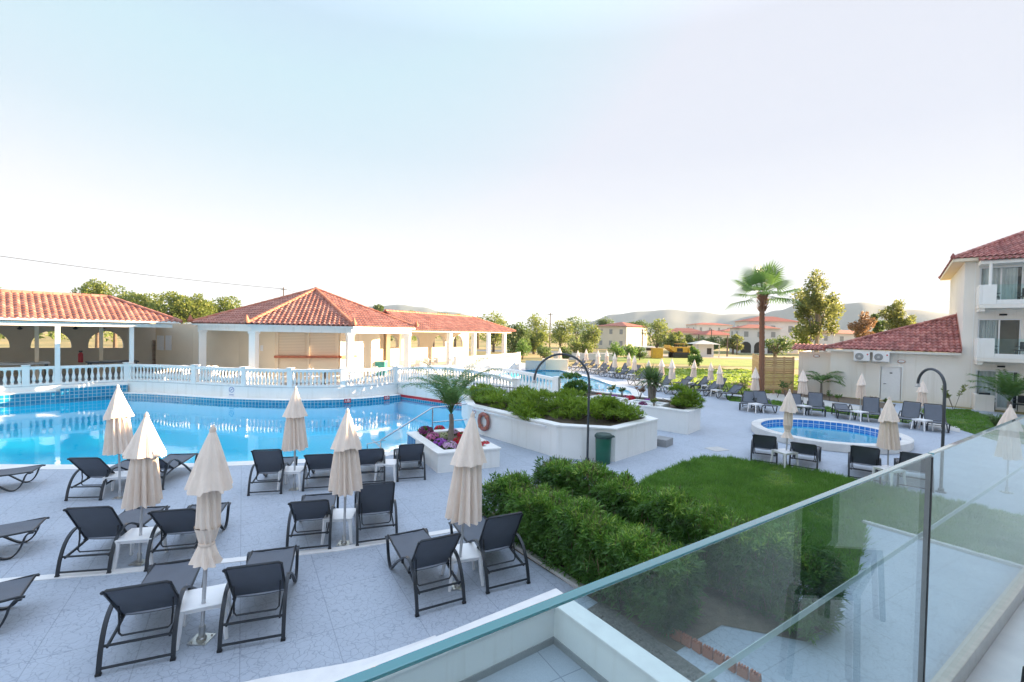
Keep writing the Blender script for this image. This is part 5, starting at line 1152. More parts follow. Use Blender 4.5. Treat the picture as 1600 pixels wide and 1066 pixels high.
def spray_shrub(label, c, rad, seed, n=2600, name='juniper_shrub', m_='juniper', group='juniper shrubs in the white beds', L=.13, W=.035, k=9, zs=.6):
    r = random.Random(seed); t = thing(name, label, 'shrub', tuple(c), 0, group); m = MB()
    lobes = lump(r, (0, 0, rad*zs*.35), (rad, rad, rad*zs), k, .8, (.28, .48))
    for _ in range(n//6):
        (lc, d) = r.choice(lobes); q = Vector((r.gauss(0, 1), r.gauss(0, 1), abs(r.gauss(.3, .8)))).normalized()
        b0 = Vector((lc[0]+q.x*d[0]*.75, lc[1]+q.y*d[1]*.75, max(0., lc[2]+q.z*d[2]*.75)))
        hz = Vector((q.x, q.y, 0)); dr = (hz*.9+Vector((r.gauss(0, .35), r.gauss(0, .35), .35+q.z*.5))).normalized(); rv = r.random()*.5+.5*max(0, q.z)*r.random()
        for j in range(6):
            d2 = (dr+Vector((r.gauss(0, .35), r.gauss(0, .35), r.gauss(0, .22)))).normalized(); p = b0+dr*r.uniform(-.04, .12); l = L*r.uniform(.7, 1.4); sd = d2.cross(Vector((r.gauss(0, .4), r.gauss(0, .4), 1))).normalized()*W*r.uniform(.6, 1.1)
            m.add([p, p+d2*l*.55+sd*.5, p+d2*l, p+d2*l*.55-sd*.5], [(0, 1, 2, 3)], min(1, rv+r.uniform(-.1, .15)))
    m.build('foliage', m_, t); mb = MB()
    for i in range(7): a = i*.9; mb.tube([(0, 0, -.08), (rad*.35*math.cos(a), rad*.35*math.sin(a), rad*.15), (rad*.7*math.cos(a), rad*.7*math.sin(a), rad*.3)], [.03, .02, .01], 5)
    mb.build('stems', 'bark', t); return t
for k, (x, y, rd, l) in enumerate(((-1.05, 18.9, .85, 'leftmost, above the life ring'), (-.1, 17.7, .95, 'spreading along the wall right of the life ring'), (1.15, 16.5, 1.05, 'in the middle just left of the lamp pole'), (2.3, 15.7, .95, 'bright one right behind the lamp pole'), (3.45, 15.55, .95, 'at the right front corner of the bed'), (.75, 18.6, .9, 'at the back below the white bridge pier'), (2.1, 17.6, .95, 'at the back right of the lamp pole'), (3.3, 16.9, .75, 'at the back right corner of the bed'), (-1.0, 20.3, .8, 'at the back left beside the black railing'), (.5, 15.6, .6, 'low one leaning over the front coping'))):
    spray_shrub('spreading green juniper in the long bed, '+l, (x, y, .92), rd*1.12, 40+k, int(5200*rd), k=14, zs=.44)
spray_shrub('dense bright juniper at the right end of the far bed', (6.85, 18.95, .88), .95, 61, 7500, zs=.75)
spray_shrub('round green bush at the left end of the far bed', (2.95, 22.2, .85), .78, 62, 7000, 'round_bush', 'bush', 'round bushes near the far bed', .1, .05, 12, .95)
t = MB(); 
def flower(label, p, m_, rd, seed, group):
    r = random.Random(seed); t = thing('flower_clump', label, 'flowers', tuple(p), 0, group); g = MB(); leaves(g, [((0, 0, rd*.35), (rd, rd, rd*.6))], 160, rd*.5, rd*.25, r); g.build('greenery', 'bush', t)
    f = MB()
    for _ in range(120):
        q = Vector((r.gauss(0, 1), r.gauss(0, 1), abs(r.gauss(.5, .6)))).normalized(); c = Vector((q.x*rd, q.y*rd, rd*.3+q.z*rd*.75)); x = q.cross(Vector((.3, .8, .2))).normalized(); y = q.cross(x); s = rd*r.uniform(.13, .22)
        a0 = r.random()*6; rv = r.random()
        f.add([c+q*s*.15]+[c+(x*math.cos(a0+i*math.pi/3)+y*math.sin(a0+i*math.pi/3))*s*(1 if i % 2 else .75)+q*s*.4 for i in range(6)], [(0, i+1, (i+1) % 6+1) for i in range(6)], rv)
    f.build('blossoms', m_, t)
for k, (px, py, m_, rd, l) in enumerate(((665, 674, 'flower_plum', .24, 'dark plum flowers at the left end of the small planter'), (687, 669, 'flower_red', .17, 'red flowers at the back of the small planter'), (676, 682, 'flower_pink', .2, 'bright pink flowers on the left of the palm in the small planter'), (693, 681, 'flower_cream', .18, 'cream flowers close to the palm stem in the small planter'), (688, 691, 'flower_violet', .19, 'violet flowers at the front edge of the small planter'), (703, 696, 'flower_lilac', .2, 'lilac flowers at the front corner of the small planter'), (717, 688, 'flower_red', .17, 'red flowers right of the palm in the small planter'), (707, 673, 'flower_lilac', .16, 'pale lilac flowers behind the palm in the small planter'), (722, 678, 'flower_red', .15, 'dark red flowers at the back right of the small planter'), (758, 692, 'flower_red', .14, 'red flowers at the far right end of the small planter'))):
    flower(l, P(px, py+2, .52)-Vector((0, 0, .06)), m_, rd, 80+k, 'flowers in the small planter')
for k, (px, py, Yd, m_, rd, l) in enumerate(((936, 611, 22, 'flower_red', .2, 'small red flowers right of the round bush in the far bed'), (960, 615, 21.2, 'flower_violet', .25, 'violet flowers behind the right basin in the far bed'), (986, 617, 20.8, 'flower_red', .3, 'red flowers behind the right basin in the far bed'), (1012, 618, 20.2, 'flower_violet', .26, 'violet flowers at the foot of the spiky palm'), (1005, 627, 19.2, 'flower_plum', .26, 'plum flowers right of the right basin'), (978, 614, 21.6, 'flower_pink', .18, 'pink flowers at the back of the far bed'))):
    q = PY(px, py, Yd); flower(l, Vector((q.x, q.y, .82)), m_, rd*.7, 95+k, 'flowers in the far bed')
def sprig(label, p, h, seed, m_='bush', name='young_shrub', group='young plants in the garden beds', n=90, w=.5, cat='shrub', leaf=.1):
    r = random.Random(seed); t = thing(name, label, cat, tuple(p), 0, group); g = MB(); s = MB()
    for i in range(6):
        a = r.uniform(0, 6.28); e = Vector((math.cos(a)*w*h*.6, math.sin(a)*w*h*.6, h*r.uniform(.6, 1))); mid = e*.5+Vector((0, 0, h*.12)); s.tube([(0, 0, 0), mid, e], [.012, .009, .005], 4)
        for _ in range(n//6):
            c = mid.lerp(e, r.random()); d = Vector((r.gauss(0, .7), r.gauss(0, .7), .5)).normalized(); sd = d.cross(Vector((r.gauss(0, 1), r.gauss(0, 1), .3))).normalized()*leaf*.35; g.add([c, c+d*leaf*.5+sd*.5, c+d*leaf, c+d*leaf*.5-sd*.5], [(0, 1, 2, 3)], r.random())
    g.build('foliage', m_, t); s.build('stems', 'bark', t); return t
for k, (px, py, Yd, h, l, m_) in enumerate(((955, 606, 21.8, .55, 'thin young shrub with grey leaves behind the left basin', 'tree_green'), (972, 612, 21.4, .45, 'small dense green shrub behind the basins', 'tree_dark'), (1000, 610, 21, .6, 'wine red leaved shrub left of the spiky palm', 'tree_rust'), (1022, 625, 18.8, .35, 'small grey shrub before the spiky palm', 'tree_green'), (1490, 645, 25., 1.5, 'airy olive sapling by the hotel corner', 'tree_green'), (1333, 612, 31, 1.25, 'thin potted climber on the annex wall', 'tree_dark'), (1227, 614, 29.6, 1.1, 'sapling in front of the plank fence', 'tree_dark'), (1163, 604, 33, 1., 'leafy young shrub left of the big palm', 'bush'), (1215, 617, 29, .5, 'low plant below the plank fence', 'bush'), (1296, 622, 28, .6, 'low plant at the annex corner', 'tree_dark'), (1310, 626, 27.5, .45, 'small plant in the bed before the annex wall', 'bush'), (1365, 632, 26.5, .45, 'reddish plant in the bed left of the annex door', 'tree_rust'), (1386, 640, 25.6, .5, 'dark plant in the bed beside the annex door step', 'tree_dark'), (870, 600, 22.3, .8, 'banana leaved sprout behind the juniper bed', 'bush'))):
    q = PY(px, py, Yd); zb_ = .88 if Yd < 22 and px < 1100 else .01; sprig(l, Vector((q.x, q.y, zb_)), h, 120+k, m_, n=150 if h > 1 else 110, leaf=.16 if h > 1 else .12)

# ---- palms
def frond(m, o, az, el, L, droop, r, lf=.3, n=24, w=.03, rw=.012):
    pts = []; p = Vector(o); e = el
    for i in range(10):
        pts.append(p.copy()); d = Vector((math.cos(az)*math.cos(e), math.sin(az)*math.cos(e), math.sin(e))); p = p+d*(L/9); e -= droop/9*(.5+i/9)
    m.tube(pts, [rw*(1-.8*i/9) for i in range(10)], 5, False, .2)
    for i in range(n):
        t = .18+.82*i/n; f = t*9; k = min(8, int(f)); c = pts[k].lerp(pts[k+1], f-k); d = (pts[k+1]-pts[k]).normalized(); side = d.cross(Vector((0, 0, 1))).normalized(); upv = side.cross(d)
        l = lf*(1-.55*abs(t-.45))*r.uniform(.85, 1.1)
        for s in (-1, 1):
            q = (d*.55+side*s*.75+upv*r.uniform(.0, .35)).normalized(); wv = q.cross(upv).normalized()*w*.5; a = c+q*l*.5-Vector((0, 0, l*.05)); b_ = c+q*l-Vector((0, 0, l*r.uniform(.2, .45)))
            m.add([c, a+wv, b_, a-wv], [(0, 1, 2, 3)], r.random())
def feather_palm(label, p, h, tr, L, nf, seed, el=(.5, 1.35), lf=.3, droop=1.7, w=.03):
    r = random.Random(seed); t = thing('feather_palm', label, 'palm', tuple(p), 0); m = MB().tube([(0, 0, -.1), (.01, 0, h*.35), (.02, .01, h*.7), (0, 0, h)], [tr*1.3, tr*1.05, tr*.9, tr*.8], 10, True); m.build('trunk', 'grey_bark', t, smooth=60)
    m = MB()
    for i in range(nf): frond(m, (0, 0, h), i*2.4+r.uniform(-.3, .3), r.uniform(*el), L*r.uniform(.8, 1.1), droop*r.uniform(.7, 1.2), r, lf, 40, w)
    m.build('crown', 'palm_leaf', t)
feather_palm('slender feathery palm rising from the small flower planter', P(704, 691, .43), .85, .08, 2.0, 22, 11, (.95, 1.5), .38, 1.55, .026)
q = PY(1283, 610, 30.5); feather_palm('small feathery palm against the annex wall left of the wall units', (q.x, q.y, 0), .8, .07, 1.6, 11, 12, (.5, 1.3), .4, 1.8, .045)
q = PY(1577, 640, 24.0); feather_palm('bushy palm in front of the hotel ground floor window at the right edge', (q.x, q.y, 0), .7, .1, 2.0, 16, 13, (.7, 1.45), .45, 1.4, .045)
r = random.Random(4); q = PY(1558, 655, 20.); t = thing('ornamental_grass', 'pale arching ornamental grass left of the right edge parasol', 'grass clump', (q.x, q.y, 0)); m = MB()
for _ in range(260):
    a = r.uniform(0, 6.28); l = r.uniform(.5, 1.1); d = Vector((math.cos(a), math.sin(a), 0)); s = d.cross(Vector((0, 0, 1)))*.012; p1_ = d*l*.3+Vector((0, 0, l*.6)); p2_ = d*l*.75+Vector((0, 0, l*.55)); m.add([s, -s, p1_-s, p1_+s, p2_], [(0, 1, 2, 3), (3, 2, 4)], r.random())
m.build('blades', 'yucca_leaf', t)
# fan palm
r = random.Random(9); q = PY(1188, 626, 28.6); pb = Vector((q.x, q.y, 0)); tp = PY(1192, 462, 28.6); H_ = tp.z
t = thing('fan_palm', 'tall fan palm with reddish trunk standing between the lawn and the plank fence', 'palm', tuple(pb)); lean = Vector((tp.x-pb.x, 0, 0))
m = MB(); pts = []; rs = []
for i in range(46): f = i/45; pts.append(lean*f+Vector((.03*math.sin(f*5), 0, H_*f-.1*(1-f)))); rs.append((.205-.04*min(1, f*3)-.02*f)*(1+.07*((i % 2)*2-1)))
m.tube(pts, rs, 14, True); m.build('trunk', 'palm_bark', t, smooth=30)
m = MB()
for i in range(130):
    z = H_*r.uniform(.83, 1.0); a = r.uniform(0, 6.28); c = lean*(z/H_)+Vector((math.cos(a)*.19, math.sin(a)*.19, z)); d = Vector((math.cos(a)*.5, math.sin(a)*.5, r.uniform(.5, 1.))).normalized(); s = d.cross(Vector((0, 0, 1))).normalized()*.05; m.add([c-s, c+s, c+d*.35+s*.4, c+d*.35-s*.4], [(0, 1, 2, 3)])
m.build('leaf_bases', 'palm_bark', t)
m = MB(); top = lean+Vector((0, 0, H_))
for i in range(19):
    az = i*2.4+r.uniform(-.2, .2); f = i/18; el = 1.40-1.65*f+r.uniform(-.12, .12); L = r.uniform(1.0, 1.35); d = Vector((math.cos(az)*math.cos(el), math.sin(az)*math.cos(el), math.sin(el)))
    side = d.cross(Vector((0, 0, 1))).normalized(); up = side.cross(d); e = top+d*L+Vector((0, 0, -.08*L)); m.tube([top, top+d*L*.5, e], [.022, .018, .014], 5, False, .3)
    ns = 26; R_ = r.uniform(1.15, 1.45)
    for k in range(ns):
        a = R(-118)+R(236)*k/(ns-1); dd = (d*math.cos(a)+side*math.sin(a)).normalized(); ll = R_*(1-.22*abs(a)/R(118)); mid = e+dd*ll*.55+up*(.05); en = e+dd*ll+Vector((0, 0, -.24*ll*(1.05-d.z*.8))); wv = dd.cross(up).normalized()*.042
        m.add([e, mid+wv, mid-wv], [(0, 1, 2)], f*.4+r.random()*.4); m.add([mid+wv, mid-wv, en], [(0, 1, 2)], f*.4+r.random()*.5)
m.build('crown', 'palm_leaf', t)
# spiky palm
r = random.Random(21); q = PY(1018, 612, 20.4); t = thing('spiky_palm', 'spiky yucca palm with two pale stems rising from the far bed', 'palm', (q.x, q.y, .8)); m = MB(); m.tube([(0, 0, 0), (-.06, 0, .6), (-.12, 0, 1.0)], [.13, .1, .09], 9); m.tube([(.1, .1, 0), (.16, .1, .6), (.2, .1, .85)], [.1, .085, .08], 9); m.build('trunk', 'grey_bark', t, smooth=60)
m = MB()
for (c, n, L) in (((-.12, 0, 1.0), 120, .85), ((.2, .1, .85), 80, .7)):
    for i in range(n):
        a = i*2.4; f = i/n; el = 1.4-1.75*f+r.uniform(-.1, .1); d = Vector((math.cos(a)*math.cos(el), math.sin(a)*math.cos(el), math.sin(el))); l = L*r.uniform(.8, 1.1); s = d.cross(Vector((0, 0, 1))).normalized()*.03; c_ = Vector(c); m1 = c_+d*l*.5; e = c_+d*l-Vector((0, 0, .22*l*f)); m.add([c_-s*.6, c_+s*.6, m1+s, m1-s], [(0, 1, 2, 3)], r.random()*.9); m.add([m1-s, m1+s, e], [(0, 1, 2)], r.random()*.9)
m.build('crown', 'yucca_leaf', t)

# ---- lawn grass
def inside(p, poly):
    c = False; n = len(poly)
    for i in range(n):
        (x1, y1), (x2, y2) = poly[i][:2], poly[i-1][:2]
        if (y1 > p[1]) != (y2 > p[1]) and p[0] < (x2-x1)*(p[1]-y1)/(y2-y1)+x1: c = not c
    return c
def grass(poly, n, h, w, seed, name='grass', m_='grass_blade'):
    r = random.Random(seed); xs = [p[0] for p in poly]; ys = [p[1] for p in poly]; m = MB(); k = 0; n = n//10
    while k < n:
        x, y = r.uniform(min(xs), max(xs)), r.uniform(min(ys), max(ys))
        if not inside((x, y), poly): continue
        k += 1; pt = .5+.32*math.sin(x*1.9+math.sin(y*1.3)*1.5)*math.sin(y*2.1+x*.7)+.22*math.sin(x*5.3+y*2.2)*math.sin(y*4.7-x*1.1); cl = pt*.5+.5*r.random(); hc = h*r.uniform(.5, 1.35)*(.6+.6*pt); dry = max(0, math.sin(x*.9+1.2)*math.sin(y*1.1+.4)*math.sin(x*2.3-y*1.7)-.25); cc = min(1, max(0, .70*(1-pt)+dry*1.2+r.uniform(-.32, .35))); hc *= 1-min(.6, dry)
        for _ in range(10):
            hh = hc*r.uniform(.6, 1.1); a = r.uniform(0, 6.28); dx, dy = r.gauss(0, .035), r.gauss(0, .035); l = Vector((dx*9+r.gauss(0, .25), dy*9+r.gauss(0, .25), 1))*hh; s = Vector((math.cos(a), math.sin(a), 0))*w*.5; b0 = Vector((x+dx, y+dy, .008))
            m.add([b0-s, b0+s, b0+l], [(0, 1, 2)], min(1, max(0, cc+r.uniform(-.1, .1))))
    return tag(m.build(name, m_), kind='stuff')
tag(grass(lawn_poly, 110000, .13, .017, 1), 'lush green lawn grass between the hedge and the children pool')
vp = [(p.x, p.y) for p in PZ((1430, 640), (1510, 640), (1600, 665), (1640, 690), (1640, 700), (1560, 690), (1500, 672))]; tag(grass(vp, 9000, .10, .03, 2), 'strip of green lawn before the hotel ground floor')
vp = [(p.x, p.y) for p in PZ((1132, 618), (1180, 623), (1300, 637), (1400, 652), (1425, 657), (1420, 662), (1300, 645), (1200, 632), (1140, 627))]; tag(grass(vp, 7000, .09, .03, 3), 'narrow green lawn verge along the garden path')
tag(grass([(11.9, 33.6), (15.5, 30.2), (26, 36), (29, 45), (26, 53), (9.8, 51)], 26000, .16, .07, 4, m_='grass_sunlit'), 'sunlit lawn beyond the far loungers')
# gravel stones
r = random.Random(5); m = MB(); s0 = W0+WV*-.34
for _ in range(420):
    c = s0+WU*r.uniform(-.1, 3.2)+WV*-r.uniform(.02, .62); q = r.uniform(.008, .028); m.lathe([(q*.6, 0), (q, q*.4), (q*.5, q*.9)], (c.x, c.y, .01), 6)
tag(m.build('gravel_stones', 'gravel'), 'loose grey stones in the gravel strip beside the patio wall', kind='stuff')

# ================================================================ trees
def tree(label, x, y, H, cw, ch, mt, seed, n=1800, leaf=.3, name='tree', group='trees beyond the hotel grounds', k=22, trunk=.16, bark='bark', lobes_s=(.32, .5), shell=.45):
    r = random.Random(seed); t = thing(name, label, 'tree', (x, y, -.03), 0, group); cz = H-ch/2
    lobes = lump(r, (0, 0, cz), (cw/2, cw/2*.9, ch/2), k, .85, lobes_s); m = MB(); leaves(m, lobes, n, leaf, leaf*.55, r, shell, .25); m.build('crown', mt, t)
    b = MB().tube([(0, 0, 0), (r.gauss(0, .08), 0, H*.3), (r.gauss(0, .12), r.gauss(0, .1), cz)], [trunk*1.3, trunk, trunk*.6], 8)
    for (c, d) in lobes[:9]: b.tube([(0, 0, max(.2, (cz-ch*.45))), (c[0]*.5, c[1]*.5, (cz-ch*.3+c[2])/2), c], [trunk*.5, trunk*.32, trunk*.12], 5, False)
    b.build('trunk', bark, t); return t
def tree_px(label, px, ytop, ybot, wpx, Y, mt, seed, n=1600, leaf=.3, **kw):
    a = PY(px, ytop, Y); b_ = PY(px, ybot, Y); w = wpx/FPX*Y; return tree(label, a.x, Y, a.z+.03, w, (a.z-max(b_.z, .2)), mt, seed, n, leaf, **kw)
TG = 'trees beyond the hotel grounds'
for k, (px, yt, yb, wp, Y, mt, l) in enumerate((
    (152, 436, 505, 72, 62, 'tree_green', 'sunlit pine behind the arcade roof, tallest on the far left'), (217, 452, 508, 70, 60, 'tree_green', 'round pine behind the arcade roof, lower middle one'), (268, 455, 512, 60, 58, 'tree_green', 'broad pine behind the roof valley, left half of a pair'), (304, 456, 512, 60, 60, 'tree_green', 'broad pine behind the roof valley, right half of a pair'), (350, 465, 512, 62, 64, 'tree_green', 'low pine just left of the pavilion roof'), (180, 448, 508, 60, 66, 'tree_dark', 'darker pine peeping between the sunlit pines'),
    (590, 476, 500, 22, 95, 'tree_dark', 'small tree right behind the pavilion roof slope'), (640, 484, 510, 34, 95, 'tree_green', 'tree behind the joint of pavilion and right wing'), (678, 484, 512, 46, 92, 'tree_gold', 'golden tree behind the right wing ridge'), (712, 489, 515, 30, 96, 'tree_green', 'dark tip of a tree above the right wing ridge'),
    (772, 486, 545, 44, 84, 'tree_green', 'tall tree at the right end of the wing roof'), (806, 502, 552, 46, 70, 'tree_dark', 'dark leafy tree beside the wing columns'), (843, 487, 548, 46, 92, 'tree_green', 'tall tree left of the near utility pole'), (835, 508, 550, 40, 80, 'tree_green', 'lower bushy tree left of the near utility pole'), (876, 500, 545, 40, 96, 'tree_green', 'tree right of the near utility pole'), (903, 491, 545, 54, 102, 'tree_dark', 'big tree left of the cream house'), (925, 506, 548, 34, 90, 'tree_green', 'lower tree touching the left wall of the cream house'), (947, 493, 520, 32, 126, 'tree_dark', 'pine behind the cream house'), (1000, 497, 520, 40, 124, 'tree_dark', 'pine group behind the red roof of the cream house'), (1027, 498, 547, 46, 100, 'tree_green', 'round olive tree right of the cream house'), (1056, 516, 546, 30, 98, 'tree_green', 'small round tree right of the olive tree'), (1108, 522, 548, 40, 104, 'tree_dark', 'dark tree behind the small white kiosk'), (1146, 523, 548, 32, 98, 'tree_gold', 'brownish tree left of the white arcaded house'),
    (748, 492, 520, 26, 100, 'tree_green', 'treetop over the right end of the wing roof'), (1078, 524, 548, 28, 110, 'tree_green', 'tree in front of the distant red roofs'))):
    tree_px(l, px, yt, yb, wp, Y, mt, 200+k, 3600 if px < 400 else 1700, .34 if px < 400 else .42, group=TG, trunk=.2)
for k, (px, yt, yb, wp, Y, mt, l) in enumerate(((817, 531, 558, 27, 64, 'bush', 'round clipped bush right of the wing terrace'), (850, 540, 560, 26, 60, 'tree_dark', 'dark bush behind the end of the far pool'), (882, 541, 562, 20, 62, 'tree_dark', 'dark bush behind the first far parasols'), (899, 533, 556, 24, 70, 'tree_green', 'tall yellowish bush before the cream house, left one'), (916, 536, 556, 22, 70, 'tree_green', 'tall yellowish bush before the cream house, right one'), (964, 534, 558, 24, 64, 'bush', 'round bush left in the group before the yellow machine'), (984, 538, 560, 22, 66, 'bush', 'middle bush in the group before the yellow machine'), (1000, 542, 560, 22, 68, 'tree_dark', 'dark low bush left of the yellow machine'), (1085, 541, 562, 14, 62, 'bush', 'small bush right of the yellow machine'), (1085, 553, 572, 20, 52, 'bush', 'sunlit young bush on the far lawn'))):
    tree_px(l, px, yt, yb, wp, Y, mt, 260+k, 1100, .24, name='garden_bush', group='bushes in the far garden', trunk=.08, lobes_s=(.4, .6))
tree_px('tall airy eucalyptus behind the annex roof, leaves lit yellow', 1281, 420, 540, 78, 46, 'tree_gold', 301, 5600, .3, k=34, trunk=.2, bark='grey_bark', lobes_s=(.18, .34), shell=.15, group=TG)
tree_px('lower leafy tree at the foot of the eucalyptus', 1262, 505, 550, 52, 48, 'tree_green', 306, 1500, .28, k=16, group=TG)
tree_px('reddish brown leaved tree behind the annex roof', 1346, 486, 535, 40, 58, 'tree_rust', 302, 2000, .3, k=22, trunk=.16, lobes_s=(.24, .4), shell=.2, group=TG)
tree_px('grey green tree between the reddish and the golden tree', 1371, 490, 530, 28, 60, 'tree_dark', 303, 1500, .3, k=16, lobes_s=(.2, .35), shell=.2, group=TG)
tree_px('golden crowned tree behind the annex roof', 1401, 468, 530, 52, 56, 'tree_gold', 304, 3600, .3, k=26, trunk=.2, lobes_s=(.24, .4), shell=.2, group=TG)
tree_px('dark leaning tree in front of the white arcaded house', 1212, 524, 556, 46, 60, 'tree_dark', 305, 1500, .26, k=12, trunk=.22, group=TG)
q = PY(2, 452, 58); feather_palm('distant palm whose fronds show above the roof at the left picture edge', (q.x-1.2, 58, 0), q.z-1.0, .2, 2.6, 16, 15, (-.2, 1.2), .6, 1.5, .07)
# far low scrub band
r = random.Random(31); m = MB()
for i in range(150):
    x = r.uniform(-130, 190); y = r.uniform(128, 210) if x > -60 else r.uniform(75, 130); h = r.uniform(1.5, 4.5); leaves(m, [((x, y, h*.45), (h*r.uniform(.8, 1.6), h, h*.55))], 60, 1.0, .6, r)
tag(m.build('far_scrub', 'tree_green'), 'distant band of scrub and trees across the plain', kind='stuff')
r = random.Random(33); m = MB()
for i in range(70): x = r.uniform(-45, -14); y = 52+(x+30)*-.25+r.uniform(-1, 1); leaves(m, [((x, y, .4), (.8, .6, .55))], 50, .35, .18, r)
tag(m.build('field_hedge', 'bush'), 'low green hedge in the dry field seen through the arcade arches', kind='stuff')

# ================================================================ far houses, machine, poles
def house(label, x, y, w, d, h, rh, rz, wm, cols=3, floors=2, rm='roof_plain', arches=False, group='houses in the distance'):
    t = thing('house', label, 'house', (x, y, -.03), R(rz), group); MB().box((0, 0, h/2), (w, d, h)).build('wall', wm, t)
    e = .45; m = MB(); a = [(-w/2-e, -d/2-e, h), (w/2+e, -d/2-e, h), (w/2+e, d/2+e, h), (-w/2-e, d/2+e, h)]; k = min(w, d)/2; q = [(-w/2+k, 0, h+rh), (w/2-k+.01, 0, h+rh)]
    m.add(a+q, [(0, 1, 5, 4), (1, 2, 5), (2, 3, 4, 5), (3, 0, 4), (3, 2, 1, 0)], [rng.random() for _ in range(5)]); m.build('roof', rm, t)
    for side, L_, D_ in ((0, w, d), (1, d, w), (2, d, w)):
        n_ = max(1, int(cols*L_/max(w, d)))
        for f in range(floors):
            for i in range(n_):
                s = -L_/2+L_*(i+.5)/n_; z = h/floors*(f+.52); hh = h/floors*.42; ww = .9
                c = (s, -D_/2-.02, z) if side == 0 else ((w/2+.02, s, z) if side == 1 else (-w/2-.02, s, z)); sz = (ww, .05, hh) if side == 0 else (.05, ww, hh)
                if arches and f == 0 and side == 0:
                    pm = MB(); ar = arch(s-1.1, s+1.1, .1, 2.6); pm.add([(a_, -D_/2-.03, b_) for a_, b_ in ar], [tuple(range(len(ar)))]); pm.build('arch_opening', 'room_dark', t)
                else: MB().box(c, sz).build('window', 'grey_panel', t)
    return t
def hpx(px, Y): q = PY(px, 530, Y); return q.x
house('two storey cream house with red roof beyond the dry field', hpx(974, 116), 118, 9.0, 9.0, 5.6, 1.15, 42, 'house_wall', 3, 2)
house('white arcaded house with red roof right of the big palm, upper block', hpx(1203, 112), 114, 11.5, 8, 7.4, 1.3, -6, 'house_white', 3, 2)
house('lower front part of the white arcaded house with three dark arches', hpx(1178, 106), 106, 8.5, 6, 5.6, .9, -6, 'house_white', 3, 2, arches=True)
house('distant white house with a low red roof in front of the hills', hpx(1107, 190), 190, 15, 9, 8.0, .9, 5, 'house_white', 4, 2)
house('distant low house with a brownish red roof, left of the kiosk', hpx(1068, 165), 165, 14, 9, 4.6, 1.6, -10, 'house_wall', 3, 1)
house('distant low house with a pointed red roof behind the kiosk', hpx(1112, 150), 150, 10, 9, 4.0, 1.6, 12, 'house_wall', 3, 1)
house('distant pale house left of the white arcaded house', hpx(1148, 170), 170, 12, 8, 5.4, 1., 0, 'house_wall', 3, 2)
house('distant white house glimpsed behind the eucalyptus', hpx(1315, 105), 105, 12, 8, 4.8, .8, 10, 'house_white', 3, 2)
house('distant pinkish house between the trees at the hill foot', hpx(1075, 215), 215, 12, 8, 5.2, 1., 20, 'house_wall', 3, 2)
x = hpx(1099, 84); t = thing('kiosk', 'small white kiosk with a flat pyramid roof beyond the far lawn', 'kiosk', (x, 84, -.03)); MB().box((0, 0, 1.1), (2.8, 2.4, 2.2)).build('wall', 'house_white', t); m = MB(); m.add([(-2.3, -2.1, 2.25), (2.3, -2.1, 2.25), (2.3, 2.1, 2.25), (-2.3, 2.1, 2.25), (0, 0, 2.95)], [(0, 1, 4), (1, 2, 4), (2, 3, 4), (3, 0, 4), (3, 2, 1, 0)]); m.build('roof', 'house_wall', t); MB().box((.6, -1.22, 1.0), (.8, .05, 1.1)).build('opening', 'room_dark', t)
for i in (-1, 1): MB().box((i*2.05, -1.9, 1.12), (.12, .12, 2.25)).build('post', 'house_wall', t)
x = hpx(1062, 78); t = thing('road_machine', 'yellow and black tracked road machine parked beyond the far parasols', 'machine', (x, 78, -.03), R(8))
m = MB()
for j in (-1, 1): m.box((0, j*.8, .45), (3.0, .45, .9))
m.build('tracks', 'black_paint', t, bevel=.15); MB().box((.1, 0, 1.35), (2.6, 1.5, .9)).build('body', 'yellow_paint', t, bevel=.06)
m = MB(); m.obox((-1.2, -1.0, .9), (-1.1, 0, .7), (0, 2.0, 0), (.1, 0, .5)); m.obox((1.3, -1., .5), (1.0, 0, .5), (0, 2.0, 0), (-.2, 0, 1.0)); m.build('hopper', 'yellow_paint', t); MB().box((.2, 0, 2.3), (1.6, 1.4, .07)).build('canopy', 'yellow_paint', t)
for i in (-1, 1):
    for j in (-1, 1): MB().box((.2+i*.7, j*.6, 2.0), (.07, .07, .6)).build('canopy_post', 'black_paint', t)
MB().box((-.3, -.78, 1.3), (1.0, .05, .6)).build('side_vent', 'black_paint', t); m = MB().tube([(.9, .3, 1.8), (.9, .3, 2.6)], .07, 8); m.build('exhaust', 'black_paint', t)
x = hpx(1027, 74); t = thing('yellow_bin', 'small yellow site container left of the tracked machine', 'container', (x, 74, -.03)); MB().box((0, 0, .8), (1.6, 1.2, 1.5)).build('body', 'yellow_paint', t, bevel=.05); MB().box((0, 0, 1.6), (1.7, 1.3, .1)).build('lid', 'yellow_paint', t)
x = hpx(1018, 76); t = thing('white_van', 'white van partly hidden left of the yellow container', 'van', (x-.6, 76, -.03), R(5)); m = MB(); vs = [(-1.9, .35), (1.9, .35), (1.9, 1.0), (1.4, 1.15), (.9, 1.85), (-1.9, 1.85)]; m.add([(a, s, b_) for s in (-.85, .85) for a, b_ in vs], [tuple(range(6)), tuple(range(6, 12))[::-1]]+[(i, 6+i, 6+(i+1) % 6, (i+1) % 6) for i in range(6)]); m.build('body', 'white_plastic', t, bevel=.05)
for i in (-1.2, 1.2):
    for j in (-.86, .86): MB().tube([(i, j-.1, .33), (i, j+.1, .33)], .33, 14).build('wheel', 'rubber', t)
MB().box((.2, -.86, 1.4), (1.6, .02, .45)).build('side_window', 'room_dark', t)
tag(MB().box((hpx(915, 66), 66, .45), (9, .2, .95), R(3)).build('low_wall', 'house_white'), 'low white boundary wall behind the far left parasols', 'wall')
